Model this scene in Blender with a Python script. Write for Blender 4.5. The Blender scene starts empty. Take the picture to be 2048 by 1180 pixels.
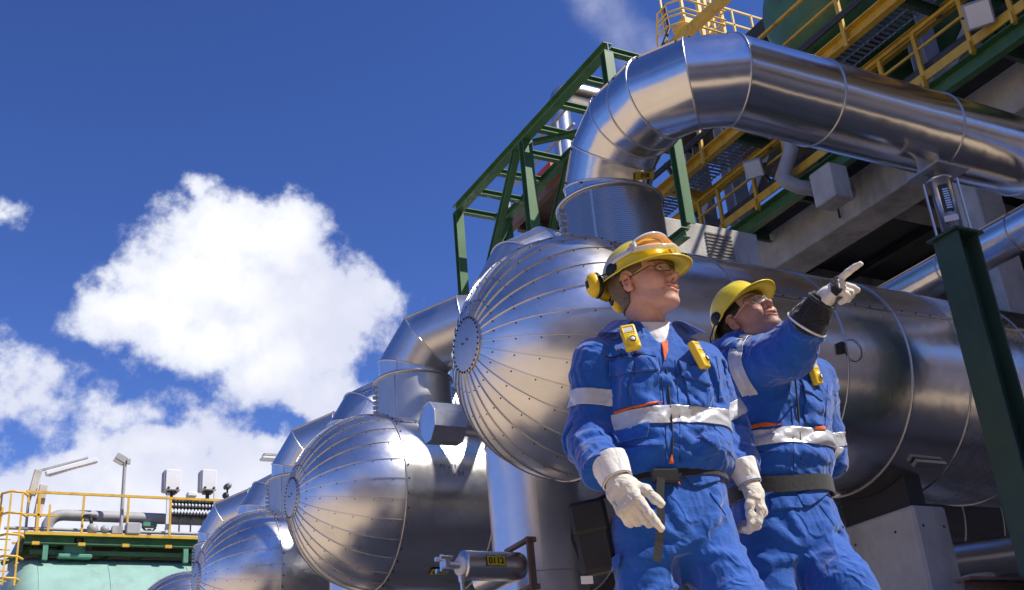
import bpy, math, random
import numpy as np
from mathutils import Vector, Matrix
random.seed(7)
S = bpy.context.scene
COL = S.collection
R_ = math.radians
# ---------------------------------------------------------------- camera
FPX = 2280.0; PITCH = R_(24.4); ROLL = R_(5.09); AZ = R_(60.2); HC = 0.2
_fh = np.array([math.cos(AZ), math.sin(AZ), 0]); _rh = np.array([math.sin(AZ), -math.cos(AZ), 0]); _z = np.array([0, 0, 1.0])
FWD = math.cos(PITCH)*_fh + math.sin(PITCH)*_z
_u0 = -math.sin(PITCH)*_fh + math.cos(PITCH)*_z
RGT = math.cos(ROLL)*_rh - math.sin(ROLL)*_u0
UPV = math.cos(ROLL)*_u0 + math.sin(ROLL)*_rh
CAM = np.array([0, 0, HC])
cd = bpy.data.cameras.new("camera"); cam = bpy.data.objects.new("camera", cd); COL.objects.link(cam)
cam.matrix_world = Matrix(((RGT[0], UPV[0], -FWD[0], 0), (RGT[1], UPV[1], -FWD[1], 0), (RGT[2], UPV[2], -FWD[2], HC), (0, 0, 0, 1)))
cd.sensor_width = 36.0; cd.lens = 36.0*FPX/2048; cd.clip_start = 0.05; cd.clip_end = 3000
S.camera = cam
def ray(x, y):
    d = FWD*FPX + RGT*(x-1024) - UPV*(y-590)
    return d/np.linalg.norm(d)
def at(x, y, ax, val):
    "point where the line of sight through a photo pixel meets a world plane"
    d = ray(x, y); t = (val-CAM[ax])/d[ax]; return CAM+t*d
# ---------------------------------------------------------------- light
SUN = np.array([0.44, -0.45, 0.777]); SUN /= np.linalg.norm(SUN)
sl = bpy.data.lights.new("sun", 'SUN'); sl.energy = 4.4; sl.angle = R_(0.53); sl.color = (1.0, 0.95, 0.87)
so = bpy.data.objects.new("sun", sl); COL.objects.link(so)
so.rotation_euler = Vector(SUN).to_track_quat('Z', 'Y').to_euler(); so.location = (0, 0, 60)
S.view_settings.view_transform = 'Standard'; S.view_settings.look = 'None'; S.view_settings.exposure = 0.36; S.view_settings.gamma = 1.0
# ---------------------------------------------------------------- node helper
class NT:
    def __init__(s, tree):
        s.t = tree; s.n = tree.nodes; s.l = tree.links
    def node(s, typ, **kw):
        n = s.n.new(typ)
        for k, v in kw.items():
            if k.startswith('i_'): n.inputs[k[2:].replace('_', ' ')].default_value = v
            else: setattr(n, k, v)
        return n
    def link(s, a, b): s.l.new(a, b)
    def m(s, op, a, b=None, c=None, clamp=False):
        n = s.n.new('ShaderNodeMath'); n.operation = op; n.use_clamp = clamp
        for i, v in enumerate((a, b, c)):
            if v is None: continue
            if isinstance(v, (int, float)): n.inputs[i].default_value = v
            else: s.l.new(v, n.inputs[i])
        return n.outputs[0]
    def dot(s, vec, c):
        n = s.n.new('ShaderNodeVectorMath'); n.operation = 'DOT_PRODUCT'
        s.l.new(vec, n.inputs[0]); n.inputs[1].default_value = tuple(c); return n.outputs['Value']
    def noise(s, vec, scale, detail=3, rough=.55, w=None, dist=0):
        n = s.n.new('ShaderNodeTexNoise'); n.inputs['Scale'].default_value = scale
        n.inputs['Detail'].default_value = detail; n.inputs['Roughness'].default_value = rough; n.inputs['Distortion'].default_value = dist
        if vec is not None: s.l.new(vec, n.inputs['Vector'])
        return n.outputs['Fac']
    def mapr(s, v, a, b, c, d, smooth=False):
        n = s.n.new('ShaderNodeMapRange'); n.clamp = True
        if smooth: n.interpolation_type = 'SMOOTHSTEP'
        s.l.new(v, n.inputs[0])
        for i, q in enumerate((a, b, c, d)): n.inputs[i+1].default_value = q
        return n.outputs[0]
    def mix(s, f, a, b, typ='MIX'):
        n = s.n.new('ShaderNodeMix'); n.data_type = 'RGBA'; n.blend_type = typ
        for sock, v in ((n.inputs[0], f), (n.inputs[6], a), (n.inputs[7], b)):
            if isinstance(v, (int, float)): sock.default_value = v
            elif isinstance(v, tuple): sock.default_value = v if len(v) == 4 else (*v, 1)
            else: s.l.new(v, sock)
        return n.outputs[2]
# ---------------------------------------------------------------- world: sky with clouds by direction
W = bpy.data.worlds.new("World"); S.world = W; W.use_nodes = True
t = NT(W.node_tree); t.n.clear()
out = t.node('ShaderNodeOutputWorld'); bg = t.node('ShaderNodeBackground'); bg.inputs[1].default_value = 0.092
t.link(bg.outputs[0], out.inputs[0])
sky = t.node('ShaderNodeTexSky'); sky.sky_type = 'NISHITA'; sky.sun_disc = False
sky.sun_elevation = math.asin(SUN[2]); sky.sun_rotation = math.atan2(SUN[0], SUN[1]); sky.air_density = 1.0; sky.dust_density = 0.2; sky.ozone_density = 3.0; sky.altitude = 200
hs = t.node('ShaderNodeHueSaturation'); hs.inputs['Saturation'].default_value = 1.12; hs.inputs['Value'].default_value = 0.95
t.link(sky.outputs[0], hs.inputs['Color'])
tc = t.node('ShaderNodeTexCoord'); D = tc.outputs['Generated']
CC = ray(520, 700); E1 = np.cross(CC, [0, 0, 1.0]); E1 /= np.linalg.norm(E1); E2 = np.cross(E1, CC)
def uv(x, y):
    d = ray(x, y); w = d@CC; return float(d@E1/w), float(d@E2/w)
w_ = t.m('MAXIMUM', t.dot(D, CC), 0.05)
# domain warp for ragged edges
nz = t.node('ShaderNodeTexNoise'); nz.inputs['Scale'].default_value = 9; nz.inputs['Detail'].default_value = 6; nz.inputs['Roughness'].default_value = .62
t.link(D, nz.inputs['Vector'])
sub = t.node('ShaderNodeVectorMath', operation='SUBTRACT'); t.link(nz.outputs['Color'], sub.inputs[0]); sub.inputs[1].default_value = (.5, .5, .5)
U_ = t.m('ADD', t.m('DIVIDE', t.dot(D, E1), w_), t.m('MULTIPLY', t.dot(sub.outputs[0], (1, 0, 0)), .075))
V_ = t.m('ADD', t.m('DIVIDE', t.dot(D, E2), w_), t.m('MULTIPLY', t.dot(sub.outputs[0], (0, 1, 0)), .075))
BL = [(470, 480, 150, 85), (590, 495, 95, 95), (410, 560, 190, 100), (600, 620, 190, 120), (300, 620, 165, 75), (715, 620, 125, 62),
      (560, 715, 150, 85), (640, 785, 70, 52), (430, 680, 190, 70), (412, 385, 30, 48), (310, 435, 22, 16), (640, 440, 30, 20),
      (380, 990, 340, 135), (90, 1040, 260, 125), (600, 975, 190, 110), (330, 880, 110, 45), (540, 890, 85, 36), (150, 920, 90, 30),
      (40, 770, 110, 72), (-10, 415, 34, 26), (225, 815, 110, 40), (330, 815, 75, 32), (265, 745, 60, 36), (120, 830, 60, 30)]
F = None; FS = None
kpx = 1/2300.0
for (x, y, a, b) in BL:
    u, v = uv(x, y)
    soft = 0.5 if (y > 735 and y < 850 and x < 400) else 1.0
    q = t.m('ADD', t.m('POWER', t.m('ABSOLUTE', t.m('DIVIDE', t.m('SUBTRACT', U_, u), a*kpx)), 2.0), t.m('POWER', t.m('ABSOLUTE', t.m('DIVIDE', t.m('SUBTRACT', V_, v), b*kpx)), 2.0))
    g = t.m('MULTIPLY', t.m('SUBTRACT', 1.31, t.m('SQRT', q)), min(1.0, (a+b)/140.0)*soft)
    F = g if F is None else t.m('SMOOTH_MAX', F, g, 0.25)
n2 = t.noise(D, 28, 8, .60)
n3 = t.noise(D, 5.0, 4, .55)
dens = t.m('ADD', F, t.m('MULTIPLY', t.m('SUBTRACT', n2, .5), 1.7))
alpha = t.mapr(dens, 0.05, 0.56, 0, 1, True)
# scattered clouds over the rest of the sky (behind and beside the viewer)
dz = t.dot(D, (0, 0, 1))
far = t.mapr(t.dot(D, tuple(ray(900, 500))), .80, .62, 0, 1, True)
sc = t.node('ShaderNodeVectorMath', operation='MULTIPLY'); t.link(D, sc.inputs[0]); sc.inputs[1].default_value = (1, 1, 1.6)
nb = t.noise(sc.outputs[0], 2.6, 7, .58)
ab = t.m('MULTIPLY', t.m('MULTIPLY', t.mapr(nb, .57, .68, 0, .8, True), far), t.mapr(dz, .25, .6, 1, .25))
# thin plume of vapour high over the plant
ps = uv(1185, -10); pe = uv(1320, 120); pl = math.hypot(pe[0]-ps[0], pe[1]-ps[1]); dx, dy = (pe[0]-ps[0])/pl, (pe[1]-ps[1])/pl
al = t.m('ADD', t.m('MULTIPLY', t.m('SUBTRACT', U_, ps[0]), dx), t.m('MULTIPLY', t.m('SUBTRACT', V_, ps[1]), dy))
ac = t.m('ABSOLUTE', t.m('ADD', t.m('MULTIPLY', t.m('SUBTRACT', U_, ps[0]), -dy), t.m('MULTIPLY', t.m('SUBTRACT', V_, ps[1]), dx)))
pm = t.m('MULTIPLY', t.m('MULTIPLY', t.mapr(ac, .005, .034, 1, 0, True), t.mapr(al, -.09, pl+.01, .55, .30)), t.mapr(al, pl+.0, pl+.05, 1, 0))
pm = t.m('MULTIPLY', pm, t.mapr(n2, .3, .7, .35, 1))
A = t.m('MAXIMUM', t.m('MAXIMUM', alpha, ab), pm, clamp=True)
body = t.mapr(t.m('ADD', dens, t.m('MULTIPLY', t.m('SUBTRACT', n3, .5), 1.5)), .15, 1.3, 0, 1, True)
vlow = t.mapr(t.m('ADD', V_, t.m('MULTIPLY', t.m('SUBTRACT', n3, .5), .25)), -.10, .08, 0, 1, True)
c1 = t.mix(body, (5.4, 5.9, 7.6), (8.8, 8.9, 9.2))
c2 = t.mix(t.mapr(n3, .40, .62, .85, 0), c1, (6.4, 6.6, 7.9))
tn = t.mix(1.0, hs.outputs[0], (1/.71, 1/1.43, 1/2.6), 'MULTIPLY')
gm = t.node('ShaderNodeGamma'); gm.inputs[1].default_value = 1.35; t.link(tn, gm.inputs[0])
dk = t.mix(1.0, gm.outputs[0], (2.2, 2.2, 2.2), 'DARKEN'); tint = t.mix(1.0, dk, (.50, 1.08, 3.05), 'MULTIPLY')
fin = t.mix(A, tint, c2)
t.link(fin, bg.inputs[0])
W.cycles.sampling_method = 'MANUAL'; W.cycles.sample_map_resolution = 1024
S.cycles.max_bounces = 8; S.cycles.use_denoising = True; S.cycles.sample_clamp_indirect = 6.0
# ---------------------------------------------------------------- materials
def mat(name, color=(.5, .5, .5), rough=.5, metal=0.0, bump=None, var=0.0, vscale=3.0, dirt=None, **kw):
    m = bpy.data.materials.new(name); m.use_nodes = True; t = NT(m.node_tree)
    b = t.n['Principled BSDF']; b.inputs['Base Color'].default_value = (*color, 1); b.inputs['Roughness'].default_value = rough; b.inputs['Metallic'].default_value = metal
    tc = t.node('ShaderNodeTexCoord'); O = tc.outputs['Object']
    col = None
    if var:
        n = t.noise(O, vscale, 5, .6)
        lo = tuple(c*(1-var) for c in color); hi = tuple(min(1, c*(1+var)) for c in color)
        col = t.mix(t.mapr(n, .3, .7, 0, 1), lo, hi)
    if dirt:
        dc, amt, dsc = dirt
        sc = t.node('ShaderNodeVectorMath', operation='MULTIPLY'); t.link(O, sc.inputs[0]); sc.inputs[1].default_value = (1, 1, .25)
        n = t.noise(sc.outputs[0], dsc, 7, .65)
        col = t.mix(t.mapr(n, .52, .72, 0, amt), col if col is not None else color, dc)
    if col is not None: t.link(col, b.inputs['Base Color'])
    if bump:
        bs, bd = bump[0], bump[1]
        n = t.noise(O, bs, 5, .6); bn = t.node('ShaderNodeBump'); bn.inputs['Distance'].default_value = bd; bn.inputs['Strength'].default_value = 1.0
        t.link(n, bn.inputs['Height']); t.link(bn.outputs[0], b.inputs['Normal'])
    for k, v in kw.items(): b.inputs[k.replace('_', ' ')].default_value = v
    return m
def steel(name, color=(.76, .745, .72), rough=.24, wob=.012, brush=(1, 1, 1), streak=.5, rad=0.0):
    m = bpy.data.materials.new(name); m.use_nodes = True; t = NT(m.node_tree); b = t.n['Principled BSDF']
    b.inputs['Metallic'].default_value = 1.0
    tc = t.node('ShaderNodeTexCoord'); O = tc.outputs['Object']
    geo = t.node('ShaderNodeNewGeometry'); rnd = geo.outputs['Random Per Island']
    sc = t.node('ShaderNodeVectorMath', operation='MULTIPLY'); t.link(O, sc.inputs[0]); sc.inputs[1].default_value = brush
    nf = t.noise(sc.outputs[0], 14, 6, .65); nl = t.noise(O, 1.3, 3, .5); nm = t.noise(O, 7, 5, .6)
    val = t.m('ADD', t.mapr(rnd, 0, 1, .90, 1.06), t.m('MULTIPLY', t.m('SUBTRACT', nm, .5), .18))
    val = t.m('ADD', val, t.m('MULTIPLY', t.m('SUBTRACT', nf, .5), .12*streak))
    cm = t.node('ShaderNodeCombineColor')
    for i, c in enumerate(color): t.link(t.m('MULTIPLY', val, c), cm.inputs[i])
    t.link(cm.outputs[0], b.inputs['Base Color'])
    r = t.m('ADD', t.m('ADD', rough, t.m('MULTIPLY', t.m('SUBTRACT', nf, .5), .16*streak)), t.m('MULTIPLY', t.m('SUBTRACT', nm, .5), .07))
    r = t.m('ADD', r, t.mapr(rnd, 0, 1, -.02, .03)); t.link(r, b.inputs['Roughness'])
    h = t.m('ADD', t.m('MULTIPLY', nl, wob), t.m('MULTIPLY', nf, .0006*streak))
    bn = t.node('ShaderNodeBump'); bn.inputs['Distance'].default_value = 1.0; bn.inputs['Strength'].default_value = 1.0
    t.link(h, bn.inputs['Height']); t.link(bn.outputs[0], b.inputs['Normal'])
    return m
def perforated(name):
    m = steel(name, (.50, .49, .465), .33, .008); t = NT(m.node_tree); b = t.n['Principled BSDF']
    tc = t.node('ShaderNodeTexCoord'); sp = t.node('ShaderNodeSeparateXYZ'); t.link(tc.outputs['UV'], sp.inputs[0])
    def tri(o, k, ph=None):
        v = t.m('MULTIPLY', o, k)
        if ph is not None: v = t.m('ADD', v, ph)
        return t.m('ABSOLUTE', t.m('SUBTRACT', t.m('FRACT', v), .5))
    row = t.m('MULTIPLY', t.m('FLOOR', t.m('MULTIPLY', sp.outputs[1], 44)), .5)
    a = tri(sp.outputs[0], 130, row); c = tri(sp.outputs[1], 44)
    d = t.m('SQRT', t.m('ADD', t.m('POWER', a, 2), t.m('POWER', c, 2)))
    hole = t.mapr(d, .22, .30, 1, 0)
    old = b.inputs['Base Color'].links[0].from_socket
    t.link(t.mix(t.m('MULTIPLY', hole, .6), old, (.05, .05, .055)), b.inputs['Base Color'])
    t.link(t.mapr(hole, 0, 1, .30, .85), b.inputs['Roughness'])
    return m
M = {}
M['steel_dome'] = steel('brushed_steel_dome', color=(.84, .825, .80), rough=.30, wob=.016, brush=(.3, 1, 1))
M['steel_shell'] = steel('brushed_steel_shell', color=(.82, .80, .775), rough=.25, wob=.020, brush=(3.5, .35, .35), streak=.12)
M['steel_pipe'] = steel('brushed_steel_pipe', color=(.82, .805, .78), rough=.20, wob=.012, brush=(.25, 1.5, 1.5))
M['steel_stub'] = steel('dull_steel_stub', color=(.60, .59, .575), rough=.46, wob=.014, brush=(1, 1, .15))
M['steel_far'] = steel('weathered_steel_cladding', color=(.84, .825, .80), rough=.34, wob=.010, brush=(.4, 1.2, 1.2))
M['steel_plain'] = steel('steel_plain', rough=.3, wob=.004)
M['seam'] = steel('steel_seam', color=(.74, .70, .64), rough=.34, wob=0, streak=0)
M['perf'] = perforated('perforated_steel')
M['screw'] = mat('dark_screw', (.05, .045, .04), .5, .6)
M['green'] = mat('green_steel_paint', (.075, .185, .07), .42, var=.18, vscale=2, dirt=((.03, .06, .03), .5, 3))
M['green_dark'] = mat('dark_green_steel_paint', (.055, .105, .065), .45, var=.15, vscale=2, dirt=((.02, .03, .02), .5, 2))
M['green_tank'] = mat('pale_green_tank_paint', (.31, .50, .42), .40, var=.12, vscale=1.2, dirt=((.22, .30, .24), .6, 1.6))
M['green_light'] = mat('mid_green_steel_paint', (.12, .33, .22), .42, var=.12)
M['yellow'] = mat('yellow_rail_paint', (.76, .46, .05), .4, var=.12, vscale=4, dirt=((.30, .15, .03), .6, 3))
M['yellow_pale'] = mat('yellow_pale_paint', (.80, .56, .13), .4, var=.08)
M['concrete'] = mat('concrete', (.58, .54, .47), .85, bump=(22, .006), var=.22, vscale=1.6, dirt=((.17, .16, .15), .65, 1.5))
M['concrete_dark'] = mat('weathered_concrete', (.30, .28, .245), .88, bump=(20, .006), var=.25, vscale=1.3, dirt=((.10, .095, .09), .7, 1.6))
M['ground'] = mat('concrete_ground', (.50, .39, .27), .9, bump=(9, .01), var=.2, vscale=.35, dirt=((.24, .20, .16), .7, .25))
M['grey_paint'] = mat('grey_steel_paint', (.42, .41, .40), .5, var=.12, dirt=((.18, .17, .17), .5, 2))
M['shade_black'] = mat('painted_shade_black', (.045, .045, .045), .8, var=.3, vscale=1)  # near-black base puts shade of undersides and the open interior into the colour
M['grating'] = mat('galvanised_grating', (.34, .35, .36), .45, .5, var=.2)
M['cable'] = mat('dark_cable', (.05, .05, .055), .55, var=.3, vscale=12)
M['rust'] = mat('rust_brown_steel', (.19, .12, .09), .7, var=.3, vscale=3, dirt=((.10, .06, .05), .6, 4))
M['white'] = mat('white_enamel', (.80, .80, .80), .4, var=.05)
M['lens'] = mat('lamp_lens', (.75, .76, .74), .12, 0.1)
M['tag_yellow'] = mat('tag_yellow', (.66, .52, .03), .45, var=.08, vscale=20)
M['ink'] = mat('black_ink', (.02, .02, .02), .6)
M['seamline'] = mat('dark_blue_seam', (.004, .03, .15), .8)
M['hall'] = mat('hall_cladding', (.60, .52, .44), .7, var=.15, vscale=.4, dirt=((.25, .2, .16), .6, .3))
M['pencil'] = mat('marker_scribble', (.13, .14, .20), .6)
M['red'] = mat('red_paint', (.6, .06, .04), .5)
# ---------------------------------------------------------------- mesh builder
class MB:
    def __init__(s): s.v = []; s.f = []; s.mi = []; s.sm = []; s.uv = {}
    def add(s, v, f, mi=0, smooth=False):
        o = len(s.v); s.v += [tuple(map(float, p)) for p in v]
        for q in f: s.f.append(tuple(i+o for i in q)); s.mi.append(mi); s.sm.append(smooth)
    def box(s, c, size, rot=None, mi=0, bev=0.0):
        h = [a/2 for a in size]; c = np.array(c, float)
        if bev <= 0:
            P = [np.array([x*h[0], y*h[1], z*h[2]]) for z in (-1, 1) for y in (-1, 1) for x in (-1, 1)]
            Fc = [(0, 2, 3, 1), (4, 5, 7, 6), (0, 1, 5, 4), (2, 6, 7, 3), (0, 4, 6, 2), (1, 3, 7, 5)]
        else:
            P = []; Fc = []; idx = {}
            for z in (-1, 1):
                for y in (-1, 1):
                    for x in (-1, 1):
                        for ax in range(3):
                            p = [x*(h[0]-bev), y*(h[1]-bev), z*(h[2]-bev)]; p[ax] = (x, y, z)[ax]*h[ax]
                            idx[(x, y, z, ax)] = len(P); P.append(np.array(p))
            I = lambda x, y, z, a: idx[(x, y, z, a)]
            for a in range(3):
                for sg in (-1, 1):
                    b, c2 = (a+1) % 3, (a+2) % 3; q = []
                    for (i, j) in ((-1, -1), (1, -1), (1, 1), (-1, 1)):
                        k = [0, 0, 0]; k[a] = sg; k[b] = i; k[c2] = j; q.append(I(*k, a))
                    Fc.append(tuple(q if sg > 0 else q[::-1]))
            for a in range(3):
                b, c2 = (a+1) % 3, (a+2) % 3
                for i in (-1, 1):
                    for j in (-1, 1):
                        k0 = [0, 0, 0]; k0[a] = -1; k0[b] = i; k0[c2] = j; k1 = list(k0); k1[a] = 1
                        q = (I(*k0, b), I(*k1, b), I(*k1, c2), I(*k0, c2)); Fc.append(q if i*j > 0 else q[::-1])
            for x in (-1, 1):
                for y in (-1, 1):
                    for z in (-1, 1):
                        q = (I(x, y, z, 0), I(x, y, z, 1), I(x, y, z, 2)); Fc.append(q if x*y*z > 0 else q[::-1])
        Rm = np.array(rot) if rot is not None else np.eye(3)
        s.add([Rm@p+c for p in P], Fc, mi)
    def boxab(s, a, b, mi=0, bev=0.0):
        a = np.array(a, float); b = np.array(b, float); s.box((a+b)/2, np.abs(b-a), mi=mi, bev=bev)
    def beam(s, p0, p1, w, h, up=(0, 0, 1), prof='box', tk=.02, mi=0, bev=0.0):
        p0 = np.array(p0, float); p1 = np.array(p1, float); d = p1-p0; L = np.linalg.norm(d); d /= L
        up = np.array(up, float)
        if abs(d@up) > .98: up = np.array([0, 1.0, 0]) if abs(d[1]) < .9 else np.array([1.0, 0, 0])
        sd = np.cross(d, up); sd /= np.linalg.norm(sd); u = np.cross(sd, d)
        Rm = np.stack([sd, d, u], 1); c = (p0+p1)/2
        if prof == 'box': s.box(c, (w, L, h), Rm, mi, bev)
        elif prof == 'I':
            s.box(c+u*(h-tk)/2, (w, L, tk), Rm, mi); s.box(c-u*(h-tk)/2, (w, L, tk), Rm, mi); s.box(c, (tk, L, h-2*tk-.004), Rm, mi)
        elif prof == 'C':
            s.box(c+u*(h-tk)/2, (w, L, tk), Rm, mi); s.box(c-u*(h-tk)/2, (w, L, tk), Rm, mi); s.box(c-sd*(w-tk)/2, (tk, L, h-2*tk-.004), Rm, mi)
        elif prof == 'L':
            s.box(c+u*(h-tk)/2, (w, L, tk), Rm, mi); s.box(c-sd*(w-tk)/2-u*tk/2, (tk, L, h-tk-.004), Rm, mi)
    def tube(s, pts, r, n=12, cap=True, mi=0, smooth=True, split=False):
        pts = [np.array(p, float) for p in pts]; N = len(pts)
        rs = r if isinstance(r, (list, tuple)) else [r]*N
        d = [(pts[i+1]-pts[i])/np.linalg.norm(pts[i+1]-pts[i]) for i in range(N-1)]
        a = np.array([0, 0, 1.0]) if abs(d[0][2]) < .9 else np.array([1.0, 0, 0])
        u = np.cross(d[0], a); u /= np.linalg.norm(u); rings = []
        for i in range(N):
            dd = d[min(i, N-2)]
            if i == 0: nrm = d[0]
            elif i == N-1: nrm = d[-1]
            else:
                nrm = d[i-1]+d[i]; nrm /= np.linalg.norm(nrm)
            prev = d[max(i-1, 0)]
            u = u-prev*(u@prev); u /= np.linalg.norm(u); v = np.cross(prev, u)
            ring = []
            for k in range(n):
                an = 2*math.pi*k/n; q = u*math.cos(an)+v*math.sin(an)
                tt = -(q@nrm)/(prev@nrm); ring.append(pts[i]+rs[i]*(q+prev*tt))
            rings.append(ring)
            if 0 < i < N-1:
                # carry the frame round the corner
                ax = np.cross(d[i-1], d[i]); sn = np.linalg.norm(ax)
                if sn > 1e-6:
                    ax /= sn; an = math.atan2(sn, d[i-1]@d[i])
                    u = u*math.cos(an)+np.cross(ax, u)*math.sin(an)+ax*(ax@u)*(1-math.cos(an))
        if split:
            for i in range(N-1):
                s.add(rings[i]+rings[i+1], [(k, (k+1) % n, n+(k+1) % n, n+k) for k in range(n)], mi, smooth)
        else:
            V = [p for rg in rings for p in rg]
            Fq = [(i*n+k, i*n+(k+1) % n, (i+1)*n+(k+1) % n, (i+1)*n+k) for i in range(N-1) for k in range(n)]
            s.add(V, Fq, mi, smooth)
        if cap:
            s.add(rings[0], [tuple(range(n))[::-1]], mi); s.add(rings[-1], [tuple(range(n))], mi)
        return rings
    def ringbead(s, ring, r, mi=0, n=6):
        "a closed bead laid along a ring of points"
        P = [np.array(p) for p in ring]; N = len(P); c = sum(P)/N; V = []
        for i in range(N):
            tg = P[(i+1) % N]-P[i-1]; tg /= np.linalg.norm(tg); o = P[i]-c; o -= tg*(o@tg); o /= np.linalg.norm(o); w = np.cross(tg, o)
            for k in range(n):
                a = 2*math.pi*k/n; V.append(P[i]+r*(o*math.cos(a)+w*math.sin(a)))
        s.add(V, [(i*n+k, i*n+(k+1) % n, ((i+1) % N)*n+(k+1) % n, ((i+1) % N)*n+k) for i in range(N) for k in range(n)], mi, True)
    def lathe(s, prof, c, axis, n=32, mi=0, smooth=True, a0=0, a1=2*math.pi):
        "prof: (distance along axis, radius)"
        c = np.array(c, float); d = np.array(axis, float); d /= np.linalg.norm(d)
        a = np.array([0, 0, 1.0]) if abs(d[2]) < .9 else np.array([1.0, 0, 0]); u = np.cross(d, a); u /= np.linalg.norm(u); v = np.cross(d, u)
        full = abs(a1-a0-2*math.pi) < 1e-6; m = n if full else n+1; V = []
        for (h, r) in prof:
            for k in range(m):
                an = a0+(a1-a0)*k/n; V.append(c+d*h+r*(u*math.cos(an)+v*math.sin(an)))
        Fq = []
        for i in range(len(prof)-1):
            for k in range(n):
                k2 = (k+1) % m if full else k+1
                Fq.append((i*m+k, i*m+k2, (i+1)*m+k2, (i+1)*m+k))
        s.add(V, Fq, mi, smooth)
    def sphere(s, c, r, n=12, mi=0):
        r = (r, r, r) if isinstance(r, (int, float)) else r; V = []; Fq = []
        for i in range(n+1):
            th = math.pi*i/n
            for k in range(2*n):
                ph = math.pi*k/n; V.append((c[0]+r[0]*math.sin(th)*math.cos(ph), c[1]+r[1]*math.sin(th)*math.sin(ph), c[2]+r[2]*math.cos(th)))
        for i in range(n):
            for k in range(2*n):
                Fq.append((i*2*n+k, (i+1)*2*n+k, (i+1)*2*n+(k+1) % (2*n), i*2*n+(k+1) % (2*n)))
        s.add(V, Fq, mi, True)
    def prism(s, poly, z0, z1, frame, mi=0):
        "poly (x,y) extruded along third axis of frame (origin, ex, ey, ez)"
        o, ex, ey, ez = [np.array(q, float) for q in frame]; n = len(poly)
        V = [o+ex*x+ey*y+ez*zz for zz in (z0, z1) for x, y in poly]
        s.add(V, [tuple(range(n))[::-1], tuple(range(n, 2*n))]+[(i, (i+1) % n, n+(i+1) % n, n+i) for i in range(n)], mi)
    def build(s, name, mats, parent=None, label=None, cat=None, group=None, kind=None):
        me = bpy.data.meshes.new(name)
        off = np.array([float(q) for q in parent['_w']]) if parent is not None and '_w' in parent else np.zeros(3)
        me.from_pydata([tuple(np.array(p)-off) for p in s.v], [], s.f)
        if not isinstance(mats, (list, tuple)): mats = [mats]
        for m_ in mats: me.materials.append(m_)
        me.polygons.foreach_set('material_index', s.mi); me.polygons.foreach_set('use_smooth', s.sm); me.update()
        ob = bpy.data.objects.new(name, me); COL.objects.link(ob)
        if parent is not None: ob.parent = parent; ob['_w'] = list(off)
        tag(ob, label, cat, group, kind); return ob
def tag(o, label=None, cat=None, group=None, kind=None):
    if label: o['label'] = label
    if cat: o['category'] = cat
    if group: o['group'] = group
    if kind: o['kind'] = kind
    return o
def thing(name, loc, label, cat, group=None):
    o = bpy.data.objects.new(name, None); COL.objects.link(o); o.location = loc; o.empty_display_size = .2
    o['_w'] = [float(a) for a in loc]; return tag(o, label, cat, group)
def copy_tree(o, dloc, label=None):
    c = o.copy(); COL.objects.link(c); c.location = Vector(o.location)+Vector(dloc)
    if label: c['label'] = label
    for ch in list(o.children):
        d = ch.copy(); COL.objects.link(d); d.parent = c
        for g in list(ch.children):
            e = g.copy(); COL.objects.link(e); e.parent = d
    return c
def text_faces(txt, size, bold=0.0):
    cu = bpy.data.curves.new('txt', 'FONT'); cu.body = txt; cu.size = size; cu.align_x = 'CENTER'; cu.align_y = 'CENTER'; cu.extrude = 0.0015; cu.offset = bold
    ob = bpy.data.objects.new('txt', cu); me = bpy.data.meshes.new_from_object(ob)
    V = [tuple(v.co) for v in me.vertices]; Fc = [tuple(p.vertices) for p in me.polygons]
    bpy.data.objects.remove(ob); bpy.data.curves.remove(cu); bpy.data.meshes.remove(me); return V, Fc
def put_text(mb, txt, size, o, ex, ey, mi=0, bold=0.0, bend=None):
    "bend=(centre, axis, radius): wraps the writing round a cylinder"
    V, Fc = text_faces(txt, size, bold); o, ex, ey = [np.array(q, float) for q in (o, ex, ey)]; ez = np.cross(ex, ey)
    mb.add([o+ex*x+ey*y+ez*z for x, y, z in V], Fc, mi)
# ================================================================ ground
g = MB(); n = 40; ext = 900
g.add([(-ext, -ext, 0), (ext, -ext, 0), (ext, ext, 0), (-ext, ext, 0)], [(0, 1, 2, 3)])
g.build('ground', M['ground'], kind='structure')
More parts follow.
